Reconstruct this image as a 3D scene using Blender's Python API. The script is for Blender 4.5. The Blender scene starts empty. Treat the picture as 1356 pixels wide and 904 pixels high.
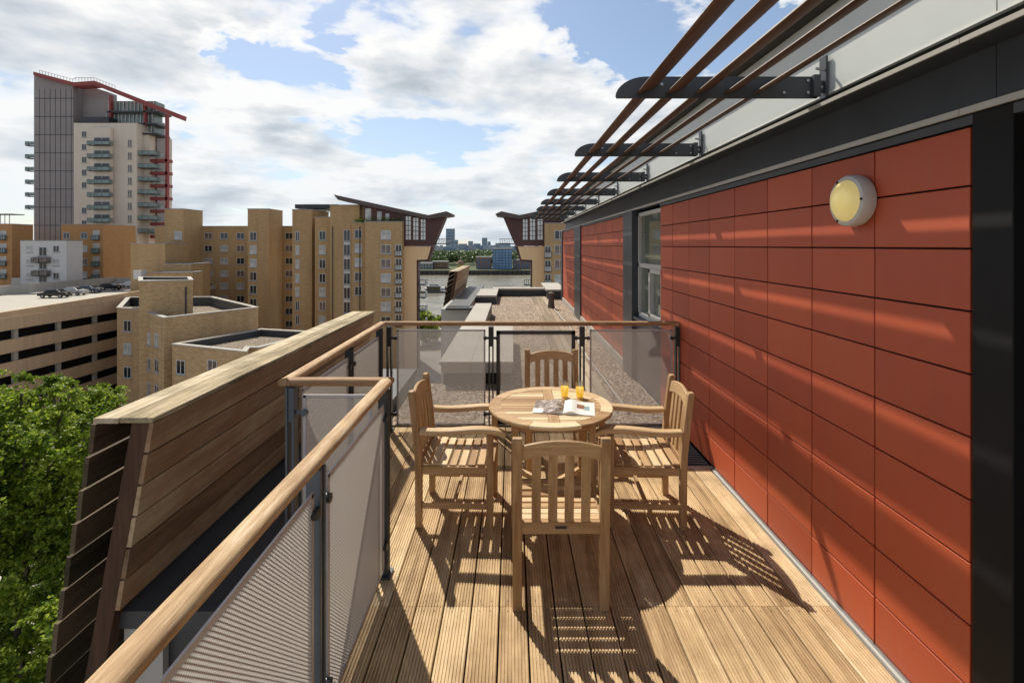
import bpy, bmesh, math, random
import numpy as np
from mathutils import Vector, Matrix
random.seed(7); np.random.seed(7)
R = math.radians
scn = bpy.context.scene
col = scn.collection
CAMZ = 1.9; F = 640.0
def XY(px, d): return ((px - 678.0) / F * d, d)
def ZZ(py, d): return CAMZ - (py - 325.0) / F * d

# ------------------------------------------------------------------ materials
MATS = {}
class NT:
    def __init__(s, name):
        m = bpy.data.materials.new(name); m.use_nodes = True
        s.m = m; s.t = m.node_tree; s.n = s.t.nodes; s.l = s.t.links
        s.b = s.n['Principled BSDF']; s.out = s.n['Material Output']
    def new(s, typ, **kw):
        n = s.n.new(typ)
        for k, v in kw.items():
            if hasattr(n, k): setattr(n, k, v)
            else: n.inputs[k.replace('_', ' ')].default_value = v
        return n
    def link(s, a, b): s.l.new(a, b)
    def math(s, op, a, b=None, clamp=False):
        n = s.n.new('ShaderNodeMath'); n.operation = op; n.use_clamp = clamp
        for i, v in enumerate((a, b)):
            if v is None: continue
            if isinstance(v, (int, float)): n.inputs[i].default_value = v
            else: s.l.new(v, n.inputs[i])
        return n.outputs[0]
    def coords(s, scale=(1, 1, 1), rot=(0, 0, 0), world=False):
        mp = s.n.new('ShaderNodeMapping'); mp.inputs['Scale'].default_value = scale; mp.inputs['Rotation'].default_value = rot
        if world:
            g = s.n.new('ShaderNodeNewGeometry'); s.l.new(g.outputs['Position'], mp.inputs[0])
        else:
            tc = s.n.new('ShaderNodeTexCoord'); s.l.new(tc.outputs['Object'], mp.inputs[0])
        return mp.outputs[0]
    def noise(s, vec, scale, detail=4, rough=.55, dist=0):
        n = s.n.new('ShaderNodeTexNoise'); s.l.new(vec, n.inputs['Vector'])
        n.inputs['Scale'].default_value = scale; n.inputs['Detail'].default_value = detail
        n.inputs['Roughness'].default_value = rough; n.inputs['Distortion'].default_value = dist
        return n.outputs[0]
    def ramp(s, fac, stops):
        r = s.n.new('ShaderNodeValToRGB'); e = r.color_ramp.elements
        while len(e) < len(stops): e.new(.5)
        for i, (p, c) in enumerate(stops):
            e[i].position = p; e[i].color = (*c, 1) if len(c) == 3 else c
        s.l.new(fac, r.inputs[0]); return r.outputs[0]
    def mix(s, fac, a, b, typ='MIX'):
        n = s.n.new('ShaderNodeMix'); n.data_type = 'RGBA'; n.blend_type = typ
        for i, v in ((0, fac), (6, a), (7, b)):
            if isinstance(v, (int, float)): n.inputs[i].default_value = v
            elif isinstance(v, tuple): n.inputs[i].default_value = (*v, 1)
            else: s.l.new(v, n.inputs[i])
        return n.outputs[2]
    def bump(s, h, strength=.3, dist=.01):
        n = s.n.new('ShaderNodeBump'); n.inputs['Strength'].default_value = strength; n.inputs['Distance'].default_value = dist
        s.l.new(h, n.inputs['Height']); s.l.new(n.outputs[0], s.b.inputs['Normal'])
    def island(s):
        g = s.n.new('ShaderNodeNewGeometry'); return g.outputs['Random Per Island']
    def base(s, c):
        if isinstance(c, tuple): s.b.inputs['Base Color'].default_value = (*c, 1)
        else: s.l.new(c, s.b.inputs['Base Color'])
    def set(s, **kw):
        for k, v in kw.items(): s.b.inputs[k.replace('_', ' ')].default_value = v

def wood(name, dark, mid, light, axis, sc=1.0, rough=.6, stain=0.0, stain_col=(.1, .09, .06), spread=.35, world=False):
    t = NT(name)
    scale = [14, 14, 14]; scale[axis] = .9
    v = t.coords(tuple(x * sc for x in scale), world=world)
    isl = t.island()
    # shift grain per piece
    add = t.n.new('ShaderNodeVectorMath'); add.operation = 'ADD'; t.link(v, add.inputs[0])
    cmb = t.n.new('ShaderNodeCombineXYZ'); t.link(t.math('MULTIPLY', isl, 37.0), cmb.inputs[0]); t.link(t.math('MULTIPLY', isl, 71.0), cmb.inputs[1]); t.link(t.math('MULTIPLY', isl, 53.0), cmb.inputs[2])
    t.link(cmb.outputs[0], add.inputs[1])
    g1 = t.noise(add.outputs[0], 1.0, 6, .6, .8)
    g2 = t.noise(add.outputs[0], 5.0, 5, .7, .3)
    g = t.math('ADD', t.math('MULTIPLY', g1, .65), t.math('MULTIPLY', g2, .35))
    g = t.math('ADD', g, t.math('MULTIPLY', t.math('SUBTRACT', isl, .5), spread))
    c = t.ramp(g, [(.28, dark), (.5, mid), (.74, light)])
    if stain > 0:
        v2 = t.coords((1, 1, 1), world=world)
        n3 = t.noise(v2, 3.2, 6, .65)
        f = t.ramp(n3, [(.45, (0, 0, 0)), (.7, (1, 1, 1))])
        c = t.mix(t.math('MULTIPLY', f, stain), c, stain_col)
    t.base(c); t.set(Roughness=rough); t.b.inputs['Specular IOR Level'].default_value = .3
    t.bump(g2, .25, .003)
    return t.m

TD, TM, TL = (.34, .195, .09), (.59, .395, .21), (.80, .64, .41)
for i, a in enumerate('xyz'):
    MATS['teak_' + a] = wood('teak wood ' + a, TD, TM, TL, i, 1.0, .55, .15, (.33, .2, .1), .5)
MATS['deck'] = wood('weathered deck board', (.27, .165, .08), (.63, .455, .255), (.85, .70, .46), 1, 1.1, .75, .55, (.27, .165, .08), .22, True)
MATS['rail_y'] = wood('handrail wood along', (.22, .115, .05), (.54, .36, .195), (.84, .72, .53), 1, 4.5, .7, .5, (.30, .16, .075), .1)
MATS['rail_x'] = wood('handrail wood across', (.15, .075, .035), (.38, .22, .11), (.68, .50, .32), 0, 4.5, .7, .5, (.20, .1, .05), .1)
MATS['screen'] = wood('screen boards', (.13, .08, .045), (.33, .21, .12), (.52, .38, .24), 1, .9, .75, .6, (.30, .14, .06), .4, True)
MATS['screen_cap'] = wood('weathered screen capping', (.10, .075, .04), (.50, .40, .25), (.80, .71, .54), 1, 2.0, .85, .65, (.13, .10, .05), .3, True)
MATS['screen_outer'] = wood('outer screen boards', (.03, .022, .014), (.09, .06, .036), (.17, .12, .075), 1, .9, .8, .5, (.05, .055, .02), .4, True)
MATS['screen_post'] = wood('screen post wood', (.04, .018, .01), (.10, .048, .026), (.16, .085, .05), 2, 1, .7, .3, (.05, .03, .02), .2)
MATS['walk_board'] = wood('walkway boards', (.2, .15, .1), (.36, .28, .2), (.5, .42, .32), 1, .8, .8, .3, (.2,.15,.1), .4, True)
MATS['slat'] = wood('louvre slat wood', (.05, .032, .026), (.09, .058, .045), (.18, .125, .095), 1, .8, .5, .2, (.1, .06, .04), .3)

def plain(name, c, rough=.5, metal=0, var=.12, scale=3, bump=0, world=False, spec=.5):
    t = NT(name); v = t.coords(world=world)
    n = t.noise(v, scale, 6, .6)
    d = tuple(max(0, x * (1 - var)) for x in c); l = tuple(min(1, x * (1 + var)) for x in c)
    t.base(t.ramp(n, [(.3, d), (.7, l)]))
    t.set(Roughness=rough, Metallic=metal); t.b.inputs['Specular IOR Level'].default_value = spec
    if bump: t.bump(t.noise(v, scale * 12, 3), bump, .01)
    MATS[name] = t.m; return t.m
plain('charcoal_metal', (.055, .062, .072), .42, 0, .15, 4)
plain('dark_door_metal', (.010, .010, .011), .6, 0, .15, 3, spec=.25)
plain('post_metal', (.11, .13, .155), .42, .3, .1, 8)
plain('post_dark', (.045, .05, .056), .4, .3, .1, 8)
plain('fascia', (.58, .61, .59), .5, 0, .06, 1.2)
plain('fascia_light', (.78, .78, .74), .5, 0, .05, 2)
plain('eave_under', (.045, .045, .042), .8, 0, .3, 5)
plain('flange_edge', (.50, .50, .47), .5, 0, .08, 5)
plain('steel', (.35, .35, .36), .3, .9, .1, 10)
plain('concrete', (.5, .48, .44), .85, 0, .12, 1.5, .1)
plain('white_coping', (.44, .41, .365), .8, 0, .08, 2)
plain('grey_coping', (.33, .34, .34), .7, 0, .12, 3)
plain('dark_coping', (.05, .053, .058), .5, 0, .2, 3)
plain('dark_recess', (.01, .01, .01), .9)
plain('lamp_body', (.55, .54, .52), .4, 0, .05, 10)
plain('bright_glass', (.75, .77, .76), .3, 0, .2, .6)
plain('office_glass', (.16, .32, .52), .3, 0, .4, .15)
plain('cream_render', (.86, .60, .33), .85, 0, .07, .2)
plain('winged_cladding', (.085, .036, .032), .6, 0, .2, .3)
plain('winged_roof', (.10, .075, .07), .6, 0, .15, .3)
plain('white_frame', (.62, .62, .6), .6)
plain('tower_grey', (.30, .275, .275), .7, 0, .12, .15)
plain('tower_cream', (.72, .64, .54), .8, 0, .06, .2)
def streaky(name, c, rough=.85, amt=.35):
    t = NT(name); v = t.coords((1.2, 1.2, .10), world=True); n = t.noise(v, 1.0, 7, .65); n2 = t.noise(t.coords(world=True), .35, 6, .6)
    f = t.math('ADD', t.math('MULTIPLY', t.math('SUBTRACT', n, .45, True), 3*amt), t.math('MULTIPLY', t.math('SUBTRACT', n2, .5, True), 2*amt))
    t.base(t.mix(f, c, tuple(x * .45 for x in c))); t.set(Roughness=rough); t.b.inputs['Specular IOR Level'].default_value = .2; MATS[name] = t.m
plain('tower_red', (.30, .06, .055), .55, 0, .12, .4)
plain('white_render', (.64, .63, .62), .85, 0, .07, .3)
plain('carpark_band', (.72, .50, .31), .85, 0, .08, .25)
plain('carpark_deck', (.50, .47, .41), .9, 0, .1, .2)
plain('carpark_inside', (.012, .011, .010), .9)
plain('tarmac', (.30, .28, .26), .9, 0, .15, .2)
streaky('carpark_band', (.74, .53, .34)); streaky('tower_cream', (.74, .66, .56), amt=.18); streaky('cream_render', (.86, .61, .35), amt=.15); streaky('concrete', (.5, .48, .44), amt=.3); streaky('carpark_deck', (.52, .49, .43), amt=.3)
plain('river_wall', (.07, .065, .055), .9, 0, .3, .1)
plain('bark', (.07, .055, .04), .9, 0, .3, 3, .4)
plain('rubber', (.02, .02, .02), .8)
plain('haze_block', (.36, .42, .50), .9, 0, .15, .01)  # distance haze is tinted into the skyline colours
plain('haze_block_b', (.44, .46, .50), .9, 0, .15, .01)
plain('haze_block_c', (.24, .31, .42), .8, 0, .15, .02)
plain('far_brick', (.27, .17, .12), .9, 0, .2, .1)
plain('far_ground', (.07, .10, .04), .95, 0, .4, .005)
plain('boat_hull', (.1, .1, .11), .6)
plain('gold_paint', (.5, .38, .12), .5)
plain('page', (.78, .77, .74), .6, 0, .02)
plain('grating', (.05, .055, .055), .6, .2, .2, 30)
for nm, c in (('car_paint_black', (.02, .02, .025)), ('car_paint_silver', (.45, .46, .48)), ('car_paint_blue', (.07, .09, .13)), ('car_paint_white', (.7, .7, .7))):
    plain(nm, c, .25, .2, .03)
def curved_glass(name, c, rough=.05):
    t = NT(name); v = t.coords(); t.base(t.ramp(t.noise(v, .7, 2), [(.35, c), (.7, tuple(x * 1.8 for x in c))]))
    t.set(Roughness=rough); t.b.inputs['Specular IOR Level'].default_value = .8; MATS[name] = t.m
curved_glass('dark_glass', (.02, .022, .024))
curved_glass('blue_glass', (.035, .10, .2), .15)
curved_glass('curtain_glass', (.34, .35, .34), .25)
curved_glass('pink_glass', (.13, .10, .09), .15)
curved_glass('green_glass', (.12, .17, .16), .2)
curved_glass('pane_reflect', (.11, .125, .10), .03)
MATS['pane_reflect'].node_tree.nodes['Principled BSDF'].inputs['Specular IOR Level'].default_value = 1.0

# red clay cladding
t = NT('red cladding'); v = t.coords(); isl = t.island()
n = t.noise(v, 2.0, 5)
g = t.math('ADD', t.math('MULTIPLY', n, .35), t.math('MULTIPLY', isl, .3))
fine = t.noise(v, 60, 3)
t.base(t.mix(t.math('MULTIPLY', fine, .12), t.ramp(g, [(.1, (.40, .062, .023)), (.55, (.58, .108, .036))]), (.3, .1, .07)))
st = t.noise(t.coords((1, 9, .7), world=True), 1.6, 6, .65)
sx = t.n.new('ShaderNodeSeparateXYZ'); t.link(t.coords(world=True), sx.inputs[0])
low = t.math('MULTIPLY', t.math('SUBTRACT', .22, sx.outputs[2], True), 1.5)
src = [l for l in t.l if l.to_node == t.b and l.to_socket.name == 'Base Color'][0].from_socket
fc = t.math('ADD', t.math('MULTIPLY', t.math('SUBTRACT', st, .47, True), .7), t.math('MULTIPLY', low, t.noise(t.coords(world=True), 9, 4)))
t.base(t.mix(fc, src, (.40, .14, .07)))
t.set(Roughness=.55); t.b.inputs['Specular IOR Level'].default_value = .6
t.bump(t.noise(v, 3, 2), .04, .01); MATS['cladding'] = t.m

# bricks
def brick(name, a, b, c, scale=1.0, world=True):
    t = NT(name); v = t.coords(world=world)
    # use (x+y, z) so that both wall directions get courses
    sp = t.n.new('ShaderNodeSeparateXYZ'); t.link(v, sp.inputs[0])
    cm = t.n.new('ShaderNodeCombineXYZ'); t.link(t.math('ADD', sp.outputs[0], sp.outputs[1]), cm.inputs[0]); t.link(sp.outputs[2], cm.inputs[1])
    br = t.n.new('ShaderNodeTexBrick'); t.link(cm.outputs[0], br.inputs['Vector'])
    br.inputs['Color1'].default_value = (*a, 1); br.inputs['Color2'].default_value = (*b, 1); br.inputs['Mortar'].default_value = (*c, 1)
    br.inputs['Scale'].default_value = scale; br.inputs['Brick Width'].default_value = .45; br.inputs['Row Height'].default_value = .15
    br.inputs['Mortar Size'].default_value = .012
    big = t.noise(v, .12, 6, .6); streak = t.noise(t.coords((.6, .6, .08), world=world), 1.0, 5)
    m = t.mix(t.ramp(big, [(.35, (0, 0, 0)), (.7, (.5, .5, .5))]), br.outputs[0], tuple(x * .72 for x in a))
    m = t.mix(t.ramp(streak, [(.5, (0, 0, 0)), (.75, (.45, .45, .45))]), m, tuple(x * .6 for x in b))
    t.base(m); t.set(Roughness=.9); t.b.inputs['Specular IOR Level'].default_value = .15
    MATS[name] = t.m
brick('brick_yellow', (.61, .42, .225), (.49, .325, .165), (.34, .24, .14))
brick('brick_near', (.68, .47, .26), (.50, .33, .165), (.27, .2, .13))
brick('brick_orange', (.60, .33, .15), (.50, .26, .11), (.28, .19, .1))

# gravel
def gravel(name, sc, cols):
    t = NT(name); v = t.coords(world=True)
    vo = t.n.new('ShaderNodeTexVoronoi'); t.link(v, vo.inputs['Vector']); vo.inputs['Scale'].default_value = sc
    sp = t.n.new('ShaderNodeSeparateColor'); t.link(vo.outputs['Color'], sp.inputs[0])
    c = t.ramp(sp.outputs[0], cols)
    dk = t.ramp(vo.outputs['Distance'], [(.25, (1, 1, 1)), (.75, (.25, .22, .2))])
    c = t.mix(1.0, c, dk, 'MULTIPLY')
    big = t.ramp(t.noise(v, .8, 4), [(.3, (.75, .75, .75)), (.7, (1, 1, 1))])
    t.base(t.mix(1.0, c, big, 'MULTIPLY')); t.set(Roughness=.9)
    t.bump(t.math('SUBTRACT', 1.0, vo.outputs['Distance']), .8, .015); MATS[name] = t.m
gravel('gravel', 30, [(0, (.26, .16, .11)), (.35, (.56, .41, .29)), (.7, (.70, .56, .42)), (1, (.88, .80, .68))])
gravel('roof_gravel', 5, [(0, (.28, .22, .16)), (.5, (.42, .34, .25)), (1, (.5, .42, .33))])

# perforated sheet: staggered holes; plane of sheet chosen by axis
def perforated(name, axis, c, sp=.0105, r=.30, holefill=.35):
    t = NT(name); v = t.coords(world=True)
    s = t.n.new('ShaderNodeSeparateXYZ'); t.link(v, s.inputs[0])
    u = s.outputs[axis]; w = s.outputs[2]
    def lat(off):
        a = t.math('SUBTRACT', t.math('FRACT', t.math('ADD', t.math('DIVIDE', u, sp), off + 500)), .5)
        b = t.math('SUBTRACT', t.math('FRACT', t.math('ADD', t.math('DIVIDE', w, sp), off + 500)), .5)
        return t.math('SQRT', t.math('ADD', t.math('MULTIPLY', a, a), t.math('MULTIPLY', b, b)))
    d = t.math('MINIMUM', lat(0), lat(.5))
    hole = t.math('LESS_THAN', d, r)
    n = t.noise(v, 5, 4)
    t.base(t.ramp(n, [(.3, tuple(x * .85 for x in c)), (.7, c)])); t.set(Roughness=.45, Metallic=.25)
    tr = t.n.new('ShaderNodeBsdfTransparent'); tl = t.n.new('ShaderNodeBsdfTranslucent'); tl.inputs[0].default_value = (.85, .8, .74, 1)  # pale translucent hole fill stands in for sunlit hole walls
    m1 = t.n.new('ShaderNodeMixShader'); m1.inputs[0].default_value = holefill; t.link(tr.outputs[0], m1.inputs[1]); t.link(tl.outputs[0], m1.inputs[2])
    m2 = t.n.new('ShaderNodeMixShader'); t.link(hole, m2.inputs[0]); t.link(t.b.outputs[0], m2.inputs[1]); t.link(m1.outputs[0], m2.inputs[2])
    t.link(m2.outputs[0], t.out.inputs[0]); MATS[name] = t.m
perforated('mesh_y', 1, (.37, .345, .35), .0150, .30, .7)
perforated('mesh_x', 0, (.34, .31, .32), .0105, .31, .12)
plain('panel_edge', (.50, .48, .49), .45, .2, .08, 8)

# glass tumbler, juice, lamp
t = NT('tumbler glass'); g = t.n.new('ShaderNodeBsdfGlossy'); g.inputs['Roughness'].default_value = .03
tr = t.n.new('ShaderNodeBsdfTransparent'); tr.inputs[0].default_value = (.93, .95, .95, 1)
fr = t.n.new('ShaderNodeLayerWeight'); fr.inputs[0].default_value = .35
mx = t.n.new('ShaderNodeMixShader'); t.link(tr.outputs[0], mx.inputs[1]); t.link(g.outputs[0], mx.inputs[2]); t.link(mx.outputs[0], t.out.inputs[0])
mx.inputs[0].default_value = .16
MATS['tumbler'] = t.m
t = NT('orange juice'); v = t.coords(); t.base(t.ramp(t.noise(v, 20, 2), [(.3, (.9, .45, .005)), (.7, (.95, .52, .01))])); t.set(Roughness=.3)
t.b.inputs['Emission Color'].default_value = (1, .58, .015, 1); t.b.inputs['Emission Strength'].default_value = .8; MATS['juice'] = t.m  # emission added so the juice glows brighter than its own colour
t = NT('lit lamp diffuser'); lw = t.n.new('ShaderNodeTexCoord'); 
v = t.coords(); gr = t.n.new('ShaderNodeVectorMath'); gr.operation = 'LENGTH'; t.link(v, gr.inputs[0])
c = t.ramp(gr.outputs['Value'], [(.06, (1, .80, .26)), (.095, (.95, .75, .28)), (.125, (.55, .45, .20))])
t.base((.62, .50, .16)); t.link(c, t.b.inputs['Emission Color']); t.b.inputs['Emission Strength'].default_value = .5; t.set(Roughness=.2); MATS['lamp_glass'] = t.m
# leaves
def leaf(name, a, b, c, trans=.4):
    t = NT(name); v = t.coords(world=True)
    n = t.noise(v, .35, 3); isl = t.island()
    f = t.math('ADD', t.math('MULTIPLY', n, .6), t.math('MULTIPLY', isl, .4))
    cc = t.ramp(f, [(.25, a), (.5, b), (.75, c)])
    t.base(cc); t.set(Roughness=.45); t.b.inputs['Specular IOR Level'].default_value = .35
    tl = t.n.new('ShaderNodeBsdfTranslucent'); t.link(cc, tl.inputs[0])
    m = t.n.new('ShaderNodeMixShader'); m.inputs[0].default_value = trans
    t.link(t.b.outputs[0], m.inputs[1]); t.link(tl.outputs[0], m.inputs[2]); t.link(m.outputs[0], t.out.inputs[0]); MATS[name] = t.m
leaf('leaves', (.05, .105, .010), (.20, .30, .025), (.50, .58, .08), .5)
leaf('leaves_dark', (.02, .045, .012), (.045, .085, .02), (.09, .14, .03), .35)
leaf('far_leaves', (.055, .09, .035), (.09, .14, .05), (.15, .20, .07), .3)
# river
t = NT('river water'); v = t.coords((1, .35, 1), world=True)
t.base(t.ramp(t.noise(t.coords((.25, 1, 1), world=True), .16, 8, .7), [(.34, (.17, .16, .125)), (.5, (.30, .27, .20)), (.66, (.46, .42, .33))]))  # light and dark of the ripples painted into the water colour
t.set(Roughness=.12); t.b.inputs['Specular IOR Level'].default_value = .8
t.bump(t.noise(t.coords((1, 1, 1), world=True), .55, 6, .65), .9, .5); MATS['water'] = t.m
# magazine print
t = NT('printed photo page'); v = t.coords()
t.base(t.ramp(t.noise(v, 28, 4), [(.3, (.05, .04, .035)), (.5, (.3, .22, .18)), (.7, (.7, .66, .6))])); t.set(Roughness=.35); MATS['print'] = t.m

# ------------------------------------------------------------------ mesh builder
class MB:
    def __init__(s): s.v = []; s.f = []; s.mi = []; s.mats = []
    def mat(s, m):
        if isinstance(m, str): m = MATS[m]
        if m not in s.mats: s.mats.append(m)
        return s.mats.index(m)
    def poly(s, pts, faces, m):
        o = len(s.v); s.v += [tuple(p) for p in pts]; k = s.mat(m)
        for f in faces: s.f.append([i + o for i in f]); s.mi.append(k)
        return s
    def box(s, a, b, m, M=None):
        x0, y0, z0 = a; x1, y1, z1 = b
        if x0 > x1: x0, x1 = x1, x0
        if y0 > y1: y0, y1 = y1, y0
        if z0 > z1: z0, z1 = z1, z0
        p = [(x0,y0,z0),(x1,y0,z0),(x1,y1,z0),(x0,y1,z0),(x0,y0,z1),(x1,y0,z1),(x1,y1,z1),(x0,y1,z1)]
        if M: p = [tuple(M @ Vector(q)) for q in p]
        return s.poly(p, [(0,3,2,1),(4,5,6,7),(0,1,5,4),(1,2,6,5),(2,3,7,6),(3,0,4,7)], m)
    def bar(s, p, q, w, h, m, up=(0,0,1)):
        p = Vector(p); q = Vector(q); d = (q - p).normalized(); u = Vector(up)
        if abs(d.dot(u)) > .98: u = Vector((0, 1, 0))
        x = d.cross(u).normalized(); y = x.cross(d).normalized()
        pts = []
        for c in (p, q):
            for a, b in ((-1,-1),(1,-1),(1,1),(-1,1)): pts.append(c + x * a * w / 2 + y * b * h / 2)
        return s.poly(pts, [(0,1,2,3),(7,6,5,4),(0,4,5,1),(1,5,6,2),(2,6,7,3),(3,7,4,0)], m)
    def sweep(s, path, rings, m, cap=True):
        n = len(rings[0]); pts = [p for r in rings for p in r]; fs = []
        for i in range(len(rings) - 1):
            for j in range(n):
                k = (j + 1) % n; fs.append((i*n+j, i*n+k, (i+1)*n+k, (i+1)*n+j))
        if cap: fs.append(tuple(range(n))[::-1]); fs.append(tuple((len(rings)-1)*n + j for j in range(n)))
        return s.poly(pts, fs, m)
    def tube(s, pts, rs, m, n=10, flat=1.0, cap=True):
        rings = []
        pts = [Vector(p) for p in pts]
        if isinstance(rs, (int, float)): rs = [rs] * len(pts)
        for i, p in enumerate(pts):
            d = (pts[min(i+1, len(pts)-1)] - pts[max(i-1, 0)]).normalized()
            u = Vector((0,0,1)) if abs(d.z) < .95 else Vector((0,1,0))
            x = d.cross(u).normalized(); y = x.cross(d)
            rings.append([p + x * math.cos(a) * rs[i] + y * math.sin(a) * rs[i] * flat for a in [2*math.pi*k/n for k in range(n)]])
        return s.sweep(None, rings, m, cap)
    def prism(s, pts, z0, z1, m, mtop=None):
        a = sum(pts[i][0]*pts[(i+1)%len(pts)][1] - pts[(i+1)%len(pts)][0]*pts[i][1] for i in range(len(pts)))
        if a < 0: pts = pts[::-1]
        n = len(pts); P = [(x,y,z0) for x,y in pts] + [(x,y,z1) for x,y in pts]
        s.poly(P, [(i,(i+1)%n,(i+1)%n+n,i+n) for i in range(n)] + [tuple(range(n))[::-1]], m)
        s.poly(P, [tuple(range(n, 2*n))], mtop or m); return s
    def extrude(s, prof, axis, a, b, m):
        """closed profile (2D) extruded along axis 0/1/2"""
        def mk(p, t):
            if axis == 1: return (p[0], t, p[1])
            if axis == 0: return (t, p[0], p[1])
            return (p[0], p[1], t)
        n = len(prof); P = [mk(p, a) for p in prof] + [mk(p, b) for p in prof]
        return s.poly(P, [(i,(i+1)%n,(i+1)%n+n,i+n) for i in range(n)] + [tuple(range(n))[::-1], tuple(range(n,2*n))], m)
    def lathe(s, prof, m, n=32, c=(0,0,0)):
        rings = [[(c[0]+r*math.cos(2*math.pi*k/n), c[1]+r*math.sin(2*math.pi*k/n), c[2]+z) for k in range(n)] for r, z in prof]
        return s.sweep(None, rings, m, False)
    def build(s, name, parent=None, smooth=False, bevel=0, fix=True, loc=None):
        me = bpy.data.meshes.new(name); me.from_pydata([tuple(p) for p in s.v], [], s.f)
        for m in s.mats: me.materials.append(m)
        me.polygons.foreach_set('material_index', s.mi); me.update()
        if fix:
            bm = bmesh.new(); bm.from_mesh(me); bmesh.ops.recalc_face_normals(bm, faces=bm.faces); bm.to_mesh(me); bm.free()
        if smooth:
            me.polygons.foreach_set('use_smooth', [True] * len(me.polygons))
            me.set_sharp_from_angle(angle=R(40))
        o = bpy.data.objects.new(name, me); col.objects.link(o)
        if parent: o.parent = parent
        if loc: o.location = loc
        if bevel:
            b = o.modifiers.new('edge', 'BEVEL'); b.width = bevel; b.segments = 2; b.limit_method = 'ANGLE'; b.angle_limit = R(40)
        return o
def tag(o, label=None, cat=None, group=None, kind=None):
    if label: o['label'] = label
    if cat: o['category'] = cat
    if group: o['group'] = group
    if kind: o['kind'] = kind
    return o
def thing(name, label, cat, loc=(0,0,0), rz=0, group=None):
    o = bpy.data.objects.new(name, None); col.objects.link(o); o.location = loc; o.rotation_euler = (0,0,rz); o.empty_display_size = .2
    return tag(o, label, cat, group)
def copy_tree(o, parent=None):
    c = o.copy(); col.objects.link(c)
    if parent: c.parent = parent
    for ch in list(o.children): copy_tree(ch, c)
    return c

# ------------------------------------------------------------------ camera, light, world
cam = bpy.data.cameras.new('camera'); co = bpy.data.objects.new('camera', cam); col.objects.link(co)
co.location = (0, 0, CAMZ); co.rotation_euler = (R(90), 0, 0)
cam.sensor_width = 36; cam.lens = 36 * F / 1356; cam.shift_y = -127 / 1356; cam.clip_end = 20000; cam.clip_start = .05
scn.camera = co
SUN = Vector((-.40, .78, 1.0)).normalized()
sd = bpy.data.lights.new('sun', 'SUN'); sd.energy = 5.0; sd.angle = R(.55); sd.color = (1, .925, .79)
so = bpy.data.objects.new('sun', sd); col.objects.link(so); so.rotation_euler = (-SUN).to_track_quat('-Z', 'Y').to_euler()
scn.view_settings.view_transform = 'Standard'; scn.view_settings.look = 'None'; scn.view_settings.exposure = 0
w = bpy.data.worlds.new('World'); scn.world = w; w.use_nodes = True
wt = w.node_tree; wn = wt.nodes; wl = wt.links
for x in list(wn): wn.remove(x)
def wmath(op, a, b=None, c=None, clamp=False):
    n = wn.new('ShaderNodeMath'); n.operation = op; n.use_clamp = clamp
    for i, v in enumerate((a, b, c)):
        if v is None: continue
        if isinstance(v, (int, float)): n.inputs[i].default_value = v
        else: wl.new(v, n.inputs[i])
    return n.outputs[0]
sky = wn.new('ShaderNodeTexSky'); sky.sky_type = 'NISHITA'; sky.sun_disc = False
sky.sun_elevation = math.asin(SUN.z); sky.sun_rotation = math.atan2(SUN.x, SUN.y); sky.air_density = 1.0; sky.dust_density = .6; sky.ozone_density = 1.5
tc = wn.new('ShaderNodeTexCoord'); sep = wn.new('ShaderNodeSeparateXYZ'); wl.new(tc.outputs['Generated'], sep.inputs[0])
zc = wmath('ADD', wmath('MAXIMUM', sep.outputs[2], 0.0), .16)
U = wmath('DIVIDE', sep.outputs[0], zc); V = wmath('DIVIDE', sep.outputs[1], zc)
def cvec(du=0, dv=0):
    c = wn.new('ShaderNodeCombineXYZ'); wl.new(wmath('ADD', U, du), c.inputs[0]); wl.new(wmath('ADD', V, dv), c.inputs[1]); return c.outputs[0]
def wnoise(vec, scale, detail, rough, dist=0, off=0):
    n = wn.new('ShaderNodeTexNoise'); n.noise_dimensions = '4D'; n.inputs['W'].default_value = off; wl.new(vec, n.inputs['Vector']); n.inputs['Scale'].default_value = scale
    n.inputs['Detail'].default_value = detail; n.inputs['Roughness'].default_value = rough; n.inputs['Distortion'].default_value = dist
    return n.outputs[0]
def wramp(fac, stops):
    r = wn.new('ShaderNodeValToRGB'); e = r.color_ramp.elements
    while len(e) < len(stops): e.new(.5)
    for i, (p, c) in enumerate(stops): e[i].position = p; e[i].color = (*c, 1)
    wl.new(fac, r.inputs[0]); return r.outputs[0]
CS, COFF = 1.45, 3.7
def dens(du=0, dv=0):
    a = wnoise(cvec(du, dv), CS, 8, .52, .15, COFF)
    # billows: direction space, squeezed towards the horizon
    c = wn.new('ShaderNodeCombineXYZ'); wl.new(wmath('ADD', sep.outputs[0], du * .45), c.inputs[0]); wl.new(sep.outputs[1], c.inputs[1])
    wl.new(wmath('ADD', wmath('MULTIPLY', sep.outputs[2], 2.6), -dv * .8), c.inputs[2])
    b = wnoise(c.outputs[0], 4.3, 12, .57, .1, 5.3)
    return wmath('ADD', wmath('MULTIPLY', a, .5), wmath('MULTIPLY', b, .5))
d0 = dens(); 
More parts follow.
